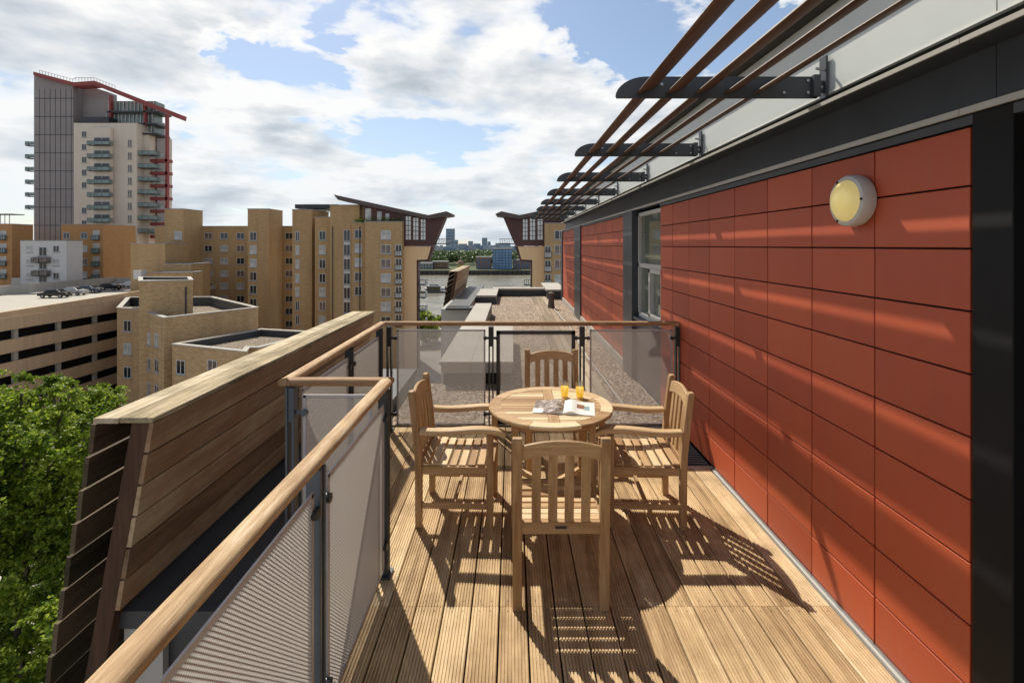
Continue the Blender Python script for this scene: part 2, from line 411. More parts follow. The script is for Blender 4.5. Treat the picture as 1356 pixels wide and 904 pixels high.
# large scale openings of clear sky, given as directions (u, v, radius, depth)
bias = None
gapn = wnoise(cvec(), 3.2, 6, .6, .3, 2.2)
GAPS = [(-.82, 1.72, .26, .16), (-.70, 2.45, .28, .10), (.42, 1.62, .24, .16), (.75, 1.66, .2, .12), (-1.45, 2.3, .3, .09), (-.35, 2.9, .3, .07)]
for gu, gv, gr, ga in GAPS:
    du = wmath('SUBTRACT', U, gu); dv = wmath('SUBTRACT', V, gv)
    r2 = wmath('MAXIMUM', wmath('ADD', wmath('ADD', wmath('MULTIPLY', du, du), wmath('MULTIPLY', dv, dv)), wmath('MULTIPLY', wmath('SUBTRACT', gapn, .5), .55)), 0.0)
    g = wmath('MULTIPLY', wmath('EXPONENT', wmath('MULTIPLY', r2, -1.0 / (gr * gr))), ga)
    bias = g if bias is None else wmath('ADD', bias, g)
dd = wmath('SUBTRACT', d0, bias)
mask = wramp(dd, [(.425, (0,0,0)), (.455, (.7,.7,.7)), (.50, (1,1,1))])
ds = dens(-.05, -.13); ds2 = dens(-.14, .02)
shade = wmath('MULTIPLY', wmath('SUBTRACT', d0, ds), 5.0)
shade2 = wmath('MULTIPLY', wmath('SUBTRACT', d0, ds2), 2.0)
thick = wmath('MULTIPLY', wmath('SUBTRACT', dd, .47), 6.2)
bigv = wnoise(cvec(), 1.0, 4, .5, 0, 9.1)
litv = wmath('SUBTRACT', wmath('ADD', wmath('ADD', shade, shade2), 1.12), wmath('MAXIMUM', thick, 0.0))
litv = wmath('ADD', litv, wmath('MULTIPLY', wmath('SUBTRACT', bigv, .5), .7), clamp=True)
ccol = wramp(litv, [(0, (.42, .46, .52)), (.35, (.52, .57, .63)), (.65, (.72, .76, .80)), (.88, (.90, .91, .92)), (1, (1.0, 1.0, .99))])
# haze to the horizon
hz = wramp(wmath('MAXIMUM', sep.outputs[2], 0.0), [(0, (1,1,1)), (.12, (.55,.55,.55)), (.34, (0,0,0))])
def wmix(fac, a, b):
    n = wn.new('ShaderNodeMix'); n.data_type = 'RGBA'
    for i, v in ((0, fac), (6, a), (7, b)):
        if isinstance(v, (int, float)): n.inputs[i].default_value = v
        elif isinstance(v, tuple): n.inputs[i].default_value = (*v, 1)
        else: wl.new(v, n.inputs[i])
    return n.outputs[2]
skym = wn.new('ShaderNodeVectorMath'); skym.operation = 'SCALE'; wl.new(sky.outputs[0], skym.inputs[0]); skym.inputs['Scale'].default_value = .12
skyc = wmix(.12, skym.outputs[0], (.7, .85, 1.0))
full = wmix(mask, skyc, ccol)
full = wmix(wmath('MULTIPLY', hz, .42), full, (.72, .81, .88))
# unseen sky behind the viewpoint and overhead dimmed and blued to cut ambient light
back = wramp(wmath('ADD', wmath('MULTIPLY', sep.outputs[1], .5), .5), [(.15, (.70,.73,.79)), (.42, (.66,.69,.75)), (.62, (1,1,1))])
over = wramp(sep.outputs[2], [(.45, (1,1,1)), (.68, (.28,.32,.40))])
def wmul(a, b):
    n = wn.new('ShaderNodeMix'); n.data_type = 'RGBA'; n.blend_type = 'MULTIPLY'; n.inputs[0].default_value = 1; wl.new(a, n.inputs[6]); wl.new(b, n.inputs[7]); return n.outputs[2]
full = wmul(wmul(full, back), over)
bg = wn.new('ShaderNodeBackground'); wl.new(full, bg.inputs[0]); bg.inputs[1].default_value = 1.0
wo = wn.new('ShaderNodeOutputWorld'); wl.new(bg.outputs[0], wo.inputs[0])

# ------------------------------------------------------------------ terrace deck
XW = 1.72          # wall plane
YF = 4.97          # far railing
XN, XL = -.738, -1.33; YC = 2.85
mb = MB()
bw, gap = .146, .009
x = XW - .03 - bw
k = 0
screws = []
while x > XL - .16:
    x0 = x; x1 = x + bw - gap
    prof_top = []
    nr = 8; e = .006; pw = (x1 - x0 - 2 * e) / nr
    prof_top.append((x0, -.004)); prof_top.append((x0 + e*.7, 0))
    for r_ in range(nr):
        a = x0 + e + r_ * pw
        prof_top += [(a + pw*.30, 0), (a + pw*.38, -.006), (a + pw*.62, -.006), (a + pw*.70, 0)]
    prof_top += [(x1 - e*.7, 0), (x1, -.004)]
    prof = prof_top + [(x1, -.028), (x0, -.028)]
    if x0 > XN - .11: y0 = -1.6
    else: y0 = YC + .02
    yend = 4.12 if x1 > XW - .25 else 5.06
    cuts = [y0] + [c for c in ((.35 if k % 2 else -.4), 2.55) if c > y0 + .2] + [yend]
    for a, b in zip(cuts[:-1], cuts[1:]):
        mb.extrude(prof, 1, a + .0015, b - .0015, 'deck')
        for yy in (a + .035, b - .035):
            for xx in (x0 + .04, x1 - .04): screws.append((xx, yy))
    x -= bw; k += 1
for (xx, yy) in screws:
    mb.poly([(xx + .003*math.cos(t_), yy + .003*math.sin(t_), .001) for t_ in [i*math.pi/3 for i in range(6)]], [tuple(range(6))], 'dark_recess')
mb.build('deck', fix=True)['kind'] = 'structure'
bpy.data.objects['deck']['label'] = 'grooved timber boards of the terrace floor'
# support slab below
mb = MB(); mb.box((XN - .12, -1.7, -.4), (XW + 4, YC, -.05), 'dark_recess'); mb.box((XL - .1, YC, -.4), (XW + 4, YF + .09, -.052), 'dark_recess')
o = mb.build('terrace_slab'); tag(o, kind='structure')
# wall base strip + drain
mb = MB(); mb.box((XW - .028, -1.6, -.02), (XW - .002, 4.10, .006), 'flange_edge'); mb.box((XW - .012, -1.6, .006), (XW - .004, 4.1, .02), 'steel')
tag(mb.build('edge_strip'), 'thin pale metal strip between the deck and the red wall', 'trim')
mb = MB(); mb.box((XW - .25, 4.14, -.02), (XW - .01, 4.9, -.004), 'grating')
for i in range(16): mb.box((XW - .24, 4.16 + i * .046, -.004), (XW - .02, 4.175 + i * .046, .004), 'charcoal_metal')
mb.box((XW - .255, 4.125, -.02), (XW - .005, 4.14, .012), 'flange_edge')
tag(mb.build('floor_drain'), 'dark metal grating in the corner where red wall meets far railing', 'drain')

# ------------------------------------------------------------------ our building
B = thing('apartment_building', 'red tile clad penthouse wall with dark steel beam and pale roof fascia beside the terrace', 'building', (0,0,0))
def cladding(y0, y1, z0, pitch, name='cladding'):
    mb = MB(); y = y0
    ys = [y0]
    while y < y1 - .05: y = min(y + pitch, y1); ys.append(y)
    zs = [z0] + [.236 * k for k in range(1, 10) if .236 * k > z0 + .1] + [2.347]
    g = .004
    for a, b in zip(ys[:-1], ys[1:]):
        for c, d in zip(zs[:-1], zs[1:]):
            j = random.uniform(-.0012, .0012)
            mb.box((XW + j, a + g, c + g), (XW + .02, b - g, d - g), 'cladding')
    o = mb.build(name, B, bevel=.0025)
    mb = MB(); mb.box((XW + .02, y0, z0 - .03), (XW + .06, y1, 2.36), 'dark_recess'); mb.build('backing', o)
    return o
ys_first = 1.811
# first bay, measured seams
mb = MB(); ys = [1.811, 2.293, 2.773, 3.255, 3.735, 4.218, 4.70, 5.18, 5.60]; zs = [.012] + [.236*k for k in range(1,10)] + [2.347]; g = .004
for a, b in zip(ys[:-1], ys[1:]):
    for c, d in zip(zs[:-1], zs[1:]):
        j = random.uniform(-.0012, .0012); mb.box((XW + j, a+g, c+g), (XW+.02, b-g, d-g), 'cladding')
o = mb.build('cladding', B, bevel=.0025)
mb = MB(); mb.box((XW+.02, 1.811, -.02), (XW+.06, 5.6, 2.36), 'dark_recess'); mb.build('backing', o)
cladding(7.36, 12.0, .16, .48); cladding(13.1, 16.3, .16, .48)
mb = MB()
for a, b in ((7.36, 12.0), (13.1, 16.3)): mb.box((XW - .03, a, .03), (XW + .05, b, .155), 'white_coping')
mb.build('base_upstand', B)
mb = MB()   # steel posts
MB().box((XW - .004, 1.655, 0.0), (XW + .3, 1.803, 2.392), 'dark_door_metal').build('wall_post', B, bevel=.004)
for a, b, xx in ((6.8, 7.34, -.03), (12.0, 13.1, -.03), (16.3, 16.7, -.03)):
    o = MB().box((XW + xx - .004, a, 0.0), (XW + .3, b, 2.392), 'charcoal_metal').build('wall_post', B, bevel=.004)
# doorway near the camera: recessed dark frames
mb = MB(); mb.box((XW + .24, -1.6, 0), (XW + .30, 1.655, 2.39), 'dark_door_metal')
mb.box((XW + .19, 1.50, 0), (XW + .24, 1.62, 2.3), 'dark_door_metal'); mb.box((XW + .19, .5, 0), (XW + .24, .58, 2.3), 'dark_door_metal'); mb.box((XW + .19, .58, 2.2), (XW + .24, 1.5, 2.3), 'dark_door_metal')
o = mb.build('glazed_door', B)
MB().box((XW + .225, .6, .05), (XW + .235, 1.49, 2.19), 'dark_glass').build('pane', o)
mb = MB(); mb.box((XW - .002, 1.60, 2.352), (XW + .18, 5.62, 2.388), 'charcoal_metal'); mb.box((XW, 7.36, 2.352), (XW + .18, 16.3, 2.388), 'charcoal_metal'); mb.build('head_trim', B)
# window bay
o = thing.__call__ and None
mb = MB(); y0, y1 = 5.62, 6.79
for a, b, c, d in ((y0, y0+.05, .92, 2.35), (y1-.05, y1, .92, 2.35), (y0, y1, 2.30, 2.35), (y0, y1, .92, .98), (y0, y1, 1.60, 1.66)):
    mb.box((XW + .05, a, c), (XW + .12, b, d), 'lamp_body')
mb.box((XW + .035, 5.67, .98), (XW + .11, 5.72, 1.60), 'lamp_body'); mb.box((XW+.035, 6.16, .98), (XW+.11, 6.22, 1.60), 'lamp_body')
mb.box((XW + .035, 5.67, 1.55), (XW + .11, 6.22, 1.60), 'lamp_body'); mb.box((XW + .035, 5.67, .98), (XW + .11, 6.22, 1.03), 'lamp_body')
win = mb.build('window', B, bevel=.003)
MB().box((XW + .09, y0 + .05, .98), (XW + .095, y1 - .05, 2.3), 'pane_reflect').build('pane', win)
MB().box((XW - .02, y0, .88), (XW + .12, y1, .915), 'post_metal').build('sill', win, bevel=.003)
MB().box((XW + .02, y0, .03), (XW + .06, y1, .875), 'charcoal_metal').build('lower_panel', B)
# beam: web, flanges
mb = MB()
for a, b in ((-1.6, 1.835), (1.838, 16.8)):
    mb.box((XW + .12, a, 2.44), (XW + .14, b, 2.675), 'charcoal_metal')
    mb.box((XW - .012, a, 2.664), (XW + .12, b, 2.682), 'charcoal_metal')
    mb.box((XW - .012, a, 2.392), (XW + .30, b, 2.418), 'charcoal_metal')
beam = mb.build('steel_beam', B)
mb = MB(); 
for a, b in ((-1.6, 1.835), (1.838, 16.8)):
    mb.box((XW - .022, a, 2.392), (XW - .0125, b, 2.417), 'flange_edge'); mb.box((XW - .02, a, 2.666), (XW - .0125, b, 2.686), 'flange_edge')
mb.build('flange_edge', beam)
mb = MB()
for i in range(9):
    yb = 2.1 + i * 1.85
    for dz in (2.56,):
        pass
XF = 1.843
mb = MB(); seams = [-1.6, 1.837, 4.765, 7.6, 10.5, 13.4, 16.8]
for a, b in zip(seams[:-1], seams[1:]):
    mb.box((XF, a + .003, 2.788), (XF + .03, b - .003, 3.28), 'fascia')
fas = mb.build('fascia', B)
MB().box((XF + .03, -1.6, 2.69), (XF + .1, 16.8, 3.27), 'eave_under').build('fascia_back', B)
MB().box((XF - .006, -1.6, 2.778), (XF + .02, 16.8, 2.787), 'fascia_light').build('fascia_drip', fas)
mb = MB(); mb.box((1.745, -1.6, 3.285), (3.8, 17.0, 3.345), 'eave_under'); ev = mb.build('roof', B)
MB().box((1.732, -1.6, 3.28), (1.743, 17.0, 3.35), 'fascia_light').build('roof_edge', ev)
# building mass behind the wall and below
mb = MB(); mb.box((2.05, -1.6, -22), (8, 17.0, 3.26), 'concrete'); mb.box((-1.0, -1.6, -22), (2.04, 20.3, -.42), 'concrete'); mb.box((-1.45,2.9,-22),(-1.0,8.0,-.42),'concrete')
mb.build('wall', B)

# ------------------------------------------------------------------ louvre sun shade
S = thing('sun_shade', 'row of dark curved steel brackets carrying five timber slats high above the terrace', 'sun shade', (1.79, 2.83, 2.76))
off = Vector((1.79, 2.83, 2.76))
def sub(p): return tuple(Vector(p) - off)
for i in range(5):
    xs = .727 + .170 * i; za = 2.786; xb = xs + .129; zb = 2.843
    dx, dz = xb - xs, zb - za; L = math.hypot(dx, dz); ux, uz = dx / L, dz / L; nx, nz = -uz, ux
    prof = []
    cx, cz = (xs + xb) / 2, (za + zb) / 2
    for q in range(14):
        a = 2 * math.pi * q / 14
        uu = math.cos(a) * L / 2; vv = math.sin(a) * .0125
        prof.append((cx + ux * uu + nx * vv - off.x, cz + uz * uu + nz * vv - off.z))
    m = MB().extrude(prof, 1, -1.6 - off.y, 16.7 - off.y, 'slat'); m.build('slat', S, smooth=True)
def bracket():
    mb = MB(); x1 = 1.785 - off.x; xt = .606 - off.x; z0 = 0.0; z1 = .126
    prof = [(x1, z0), (x1, z1), (xt + .17, z1)]
    for q in range(1, 9):
        a = q / 8 * math.pi / 2
        prof.append((xt + .17 - .17 * math.sin(a), z1 - (z1 - .012) * (1 - math.cos(a)) ** .9))
    prof += [(xt + .006, z0)]
    mb.extrude(prof, 1, -.006, .006, 'charcoal_metal')
    mb.box((x1 - .035, -.03, .005), (x1 + .005, -.0065, .13), 'charcoal_metal')
    b = mb.build('bracket', S)
    fp = MB().box((x1 + .034, -.03, -.0), (x1 + .046, .03, .24), 'charcoal_metal')
    fp.box((x1 + .0055, -.012, .03), (x1 + .033, .0, .10), 'charcoal_metal'); fp.build('fin_plate', b)
    for (bx, bz) in ((x1 - .06, .03), (x1 - .06, .10), (x1 + .02, .062), (x1 - .2, .03), (.873 - off.x, .078)):
        m = MB(); m.tube([(bx, -.0065, bz), (bx, -.016, bz)], .009, 'steel', 8); m.build('bolt', b, smooth=True)
    m = MB(); m.tube([(x1 + .033, -.02, .16), (x1 - .02, -.02, .168)], .008, 'steel', 8); m.build('bolt', b, smooth=True)
    return b
b0 = bracket()
for i in range(1, 8):
    c = copy_tree(b0, S); c.location = (0, 1.849 * i, 0)

# ------------------------------------------------------------------ wall lamp
W = thing('wall_lamp', 'round bulkhead lamp with white rim and glowing yellow dome high on the red wall', 'lamp', (XW - .003, 2.392, 2.120), 0)
rot = Matrix.Rotation(R(-90), 4, 'Y')
def lathe_x(prof, mat_, name, parent, n=40):
    mb = MB(); rings = [[(-z, r*math.cos(2*math.pi*k/n), r*math.sin(2*math.pi*k/n)) for k in range(n)] for r, z in prof]
    mb.sweep(None, rings, mat_, False); return mb.build(name, parent, smooth=True)
hs = lathe_x([(.0, 0), (.118, 0), (.122, .004), (.122, .018), (.127, .022), (.127, .055), (.120, .066), (.104, .070), (.100, .064)], 'lamp_body', 'housing', W)
lathe_x([(.102, .060), (.1, .072), (.085, .088), (.06, .099), (.03, .104), (.0005, .105)], 'lamp_glass', 'diffuser', W)
for a in (60, 180, 300):
    m = MB(); yy, zz = .112*math.cos(R(a)), .112*math.sin(R(a)); m.tube([(-.066, yy, zz), (-.073, yy, zz)], .0055, 'dark_recess', 8); m.build('screw', hs)

# ------------------------------------------------------------------ railing
RL = thing('terrace_railing', 'timber topped railing with grey posts and perforated metal panels around the terrace', 'railing', (0,0,0))
ZR = 1.098
def rail(p, q, mat_, m0=0, m1=0):
    """oval handrail between p and q (2D); m0/m1 = mitre offsets"""
    mb = MB(); p = Vector((*p, ZR)); q = Vector((*q, ZR)); d = (q - p).normalized(); x = Vector((d.y, -d.x, 0)); n = 18
    rings = []
    L = (q - p).length; seg = max(2, int(L / .25))
    for s_ in range(seg + 1):
        f = s_ / seg; c = p.lerp(q, f); ring = []
        for k_ in range(n):
            a = 2*math.pi*k_/n; ca, sa = math.cos(a), math.sin(a)
            xx = math.copysign(abs(ca) ** .7, ca) * .037; zz = math.copysign(abs(sa) ** .75, sa) * .023
            sh = 0
            if s_ == 0: sh = m0 * xx
            if s_ == seg: sh = m1 * xx
            ring.append(c + x * xx + Vector((0,0,zz)) + d * sh)
        rings.append(ring)
    mb.sweep(None, rings, mat_); return mb.build('handrail', RL, smooth=True)
rail((XN, -1.2), (XN, YC), 'rail_y', 0, -1)      # near run
rail((XL - .03, YC), (XN, YC), 'rail_x', 0, 1) if False else rail((XL, YC), (XN, YC), 'rail_x', 1, -1)
rail((XL, YC), (XL, 3.95), 'rail_y', 1, 0); rail((XL, 3.953), (XL, YF), 'rail_y', 0, 1)
rail((XL, YF), (-.215, YF), 'rail_x', -1 + 2, 0) if False else rail((XL, YF), (-.215, YF), 'rail_x', -1, 0)
rail((-.211, YF), (XW - .01, YF), 'rail_x', 0, 0)
def post(x, y, ax, mt='post_dark', z1=1.065, sz=.055, twin=True):
    mb = MB()
    if twin:   # two flats with a gap
        if ax == 'y':
            mb.box((x - .028, y - .026, 0), (x + .028, y - .012, z1), mt); mb.box((x - .028, y + .012, 0), (x + .028, y + .026, z1), mt)
            mb.box((x - .02, y - .012, z1 - .2), (x + .02, y + .012, z1), mt)
        else:
            mb.box((x - .026, y - .028, 0), (x - .012, y + .028, z1), mt); mb.box((x + .012, y - .028, 0), (x + .026, y + .028, z1), mt)
            mb.box((x - .012, y - .02, z1 - .2), (x + .012, y + .02, z1), mt)
    mb.box((x - .045, y - .045, 0.003), (x + .045, y + .045, .014), mt)
    p = mb.build('post', RL, bevel=.0015); return p
def clampy(x, y, z, s, mt='post_dark', parent=None):   # arm along y, disc facing +x
    mb = MB(); mb.box((x - .004, min(y, y + s * .06), z - .012), (x + .004, max(y, y + s * .06), z + .012), mt)
    mb.tube([(x - .012, y + s * .06, z), (x + .02, y + s * .06, z)], .019, mt, 14); mb.build('clamp', parent or RL, smooth=True)
def clampx(x, y, z, s, mt='post_dark', parent=None):
    mb = MB(); mb.box((min(x, x + s * .06), y - .004, z - .012), (max(x, x + s * .06), y + .004, z + .012), mt)
    mb.tube([(x + s * .06, y + .012, z), (x + s * .06, y - .02, z)], .019, mt, 14); mb.build('clamp', parent or RL, smooth=True)
def panel(axis, c, a, b, z0, z1, mt=None, frame=None):
    th = .003
    mb = MB(); m = 'mesh_y' if axis == 'y' else 'mesh_x'
    if axis == 'y': mb.box((c - th/2, a, z0), (c + th/2, b, z1), m)
    else: mb.box((a, c - th/2, z0), (b, c + th/2, z1), m)
    p = mb.build('mesh_panel', RL)
    fr = MB(); fm = frame or 'panel_edge'; e = .016 if not frame else .035; tt = .004 if not frame else .015
    for (u0, u1, w0, w1) in ((a, b, z1 - e, z1 + .002), (a, b, z0 - .002, z0 + e), (a - .002, a + e, z0, z1), (b - e, b + .002, z0, z1)):
        if axis == 'y': fr.box((c - tt, u0, w0), (c + tt, u1, w1), fm)
        else: fr.box((u0, c - tt, w0), (u1, c + tt, w1), fm)
    fr.build('panel_frame', p); return p
# near run, plane just inside posts
for yy, mt in ((-.0, 'post_metal'), (1.82, 'post_metal'), (YC - .06, 'post_dark')):
    post(XN, yy, 'y', mt)
panel('y', XN + .012, .07, 1.76, .07, 1.0); panel('y', XN + .012, 1.90, 2.73, .07, 1.0)
for yy, s in ((1.82, -1), (1.82, 1), (2.79, -1)):
    for zz in (.92, .20): clampy(XN + .014, yy, zz, s)
# cross run
post(XL + .03, YC, 'x', 'post_metal')
panel('x', YC, XL + .10, XN - .09, .07, 1.02)
for zz in (.92, .2): clampx(XL + .05, YC - .004, zz, 1, 'post_metal')
# left run
for yy in (YC + .08, 3.95, YF - .12): post(XL, yy, 'y', 'post_dark')
panel('y', XL + .012, YC + .18, 3.88, .07, 1.0); panel('y', XL + .012, 4.02, YF - .2, .07, 1.0)
for yy, s in ((3.95, -1), (3.95, 1)):
    for zz in (.92, .2): clampy(XL + .014, yy, zz, s)
# far run
for xx in (XL + .07, -.215, .72, 1.70): post(xx, YF, 'x')
panel('x', YF, -1.183, -.275, .06, 1.035); panel('x', YF, .80, 1.65, .06, 1.035)
panel('x', YF + .02, -.16, .65, .06, 1.02, frame='post_dark')
for xx, s in ((-1.255, 1), (-.215, -1), (-.215, 1), (.72, -1), (.72, 1), (1.70, -1)):
    for zz in (.95, .17): clampx(xx, YF - .004, zz, s)

# ------------------------------------------------------------------ timber screens
def screen(name, label, y0, y1, nb=6):
    T = thing(name, label, 'screen', (0, 0, 0), 0, 'slatted timber privacy screens')
    lean = .185    # outward shift per metre downwards
    zt = 1.058; xi = -1.705   # top inner edge
    def X(z, o): return xi - (zt - z) * lean - o
    # cap boards
    mb = MB()
    mb.box((-1.86, y0 - .01, zt), (-1.70, y1 + .01, zt + .026), 'screen_cap'); mb.box((-1.985, y0 - .012, zt - .002), (-1.866, y1 + .012, zt + .024), 'screen_cap')
    mb.build('capping', T, bevel=.004)
    mb = MB(); z = zt - .004
    for i in range(6):
        za, zb = z, z - .139
        d = .022
        mb.poly([(X(za,0)-.02,y0,za),(X(za,0),y0,za),(X(zb,-.003),y0,zb),(X(zb,.020),y0,zb),(X(za,0)-.02,y1,za),(X(za,0),y1,za),(X(zb,-.003),y1,zb),(X(zb,.020),y1,zb)],
                [(0,1,2,3),(4,7,6,5),(0,4,5,1),(1,5,6,2),(2,6,7,3),(3,7,4,0)], 'screen')
        z -= .150
    mb.build('inner_board', T)
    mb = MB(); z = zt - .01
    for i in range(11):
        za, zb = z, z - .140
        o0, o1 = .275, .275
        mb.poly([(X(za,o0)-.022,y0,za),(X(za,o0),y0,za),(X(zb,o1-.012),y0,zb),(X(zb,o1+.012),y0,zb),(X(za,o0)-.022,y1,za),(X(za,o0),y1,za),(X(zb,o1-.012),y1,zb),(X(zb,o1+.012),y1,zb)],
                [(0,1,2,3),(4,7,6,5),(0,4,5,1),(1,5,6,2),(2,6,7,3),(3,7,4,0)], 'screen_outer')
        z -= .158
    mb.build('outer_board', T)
    n = max(2, int((y1 - y0) / 1.3) + 1)
    for i in range(n):
        yy = y0 + .012 + (y1 - y0 - .12) * i / (n - 1)
        zb = -.75
        for o in (.028, ):
            m = MB(); w_ = .085
            pa = [(X(zt-.002,o)-w_, yy), (X(zt-.002,o), yy)]; 
            m.poly([(X(zt-.002,o)-w_,yy,zt-.002),(X(zt-.002,o),yy,zt-.002),(X(zb,o),yy,zb),(X(zb,o)-w_,yy,zb),(X(zt-.002,o)-w_,yy+.07,zt-.002),(X(zt-.002,o),yy+.07,zt-.002),(X(zb,o),yy+.07,zb),(X(zb,o)-w_,yy+.07,zb)],
                   [(0,1,2,3),(4,7,6,5),(0,4,5,1),(1,5,6,2),(2,6,7,3),(3,7,4,0)], 'screen_post')
            m.build('screen_post', T, bevel=.003)
    return T
screen('timber_screen', 'long leaning slatted timber screen directly outside the left railing', 2.3, 6.0)
screen('timber_screen', 'distant slatted timber screen standing over the gravel roof edge', 15.4, 19.6)
# parapet below the near screen
mb = MB(); mb.box((-1.93, 2.36, .03), (-1.38, 7.0, .115), 'dark_coping'); mb.box((-1.91, 2.38, -.7), (-1.72, 6.98, .03), 'concrete'); mb.box((-1.719, 2.42, -.9), (-1.40, 6.97, .03), 'dark_coping'); mb.box((-2.7, 2.4, -22), (-1.45, 6.9, -.95), 'concrete')
P = thing('parapet', 'low rendered parapet with dark metal capping under the long timber screen', 'parapet'); o = mb.build('wall', P)

# ------------------------------------------------------------------ gravel roof beyond
mb = MB(); mb.poly([(-.50, 5.07, .02), (XW, 5.07, .02), (XW, 17.9, .02), (-.50, 17.9, .02)], [(0,1,2,3)], 'gravel')
mb.poly([(-1.3, 5.07, .018), (-.50, 5.07, .018), (-.50, 6.6, .018), (-1.3, 6.6, .018)], [(0,1,2,3)], 'gravel')
mb.poly([(-1.15, 13.2, .018), (-.50, 13.2, .018), (-.50, 15.5, .018), (-1.15, 15.5, .018)], [(0,1,2,3)], 'gravel')
mb.box((-.5, 5.065, -.4), (XW + .3, 17.95, .0), 'concrete'); mb.box((-1.3, 5.067, -.4), (-.5, 6.6, 0.0), 'concrete'); mb.box((-1.15, 13.2, -.4), (-.5, 15.5, 0.0), 'concrete')
tag(mb.build('gravel_roof', fix=False), kind='structure')
mb = MB()
for i in range(5):
    for j in range(4):
        mb.box((.71 + j*.122, 5.6 + i*2.4, .021), (.71 + j*.122 + .114, 7.98 + i*2.4, .045), 'walk_board')
tag(mb.build('walkway'), kind='structure')
PR = thing('roof_parapet', 'pale coping and dark upstand around the gravel roof beyond the railing', 'parapet')
mb = MB()
mb.box((-.55, 6.5, .30), (.02, 9.4, .337), 'white_coping'); mb.box((-.55, 6.52, .18), (.005, 9.38, .30), 'grey_coping'); mb.box((-.85, 6.56, -.2), (-.02, 9.35, .18), 'dark_recess')
mb.build('white_block', PR, bevel=.006)
mb = MB(); mb.box((-.98, 6.5, .297), (-.552, 13.1, .336), 'white_coping'); mb.box((-.95, 6.52, .18), (-.56, 13.08, .297), 'white_coping'); mb.box((-.93, 6.56, -.5), (-.58, 13.06, .18), 'dark_recess'); mb.box((-.559, 9.5, 0), (-.545, 13.08, .29), 'dark_coping')
mb.build('side_coping', PR)
mb = MB(); mb.box((-1.75, 12.9, .20), (-1.15, 20.0, .26), 'dark_coping'); mb.box((-1.9, 12.95, -3), (-1.18, 20.0, .20), 'concrete'); mb.box((-1.75, 12.7, .2), (-.95, 13.1, .26), 'dark_coping')
mb.box((-1.15, 15.5, .24), (-.5, 17.9, .30), 'white_coping'); mb.box((-1.15, 15.51, -.3), (-.51, 17.9, .24), 'dark_coping')
mb.build('dark_coping', PR)
mb = MB(); mb.box((-.72, 17.9, .25), (1.5, 18.4, .31), 'white_coping'); mb.box((-.7, 17.91, -.3), (1.48, 18.35, .25), 'dark_coping')
mb.box((1.2, 16.9, .30), (1.9, 20, .36), 'white_coping'); mb.box((1.25, 17.0, -.3), (1.85, 20, .30), 'dark_coping')
mb.build('end_coping', PR)
V_ = thing('vent_pipe', 'short brown vent pipe standing on the gravel near the roof end', 'vent', (1.17, 14.4, .02))
m = MB(); m.lathe([(.0,0),(.11,0),(.10,.1),(.075,.3),(.075,.42),(.09,.43),(.09,.47),(.0,.5)], 'winged_roof', 16); m.build('pipe', V_, smooth=True)
m = MB(); m.tube([(1.22, 14.0, .06), (1.30, 11, .06), (1.25, 8.0, .05), (1.3, 5.4, .05)], .014, 'concrete', 6)
tag(m.build('roof_cable', smooth=True), 'thin pale cable lying along the gravel roof', 'cable')

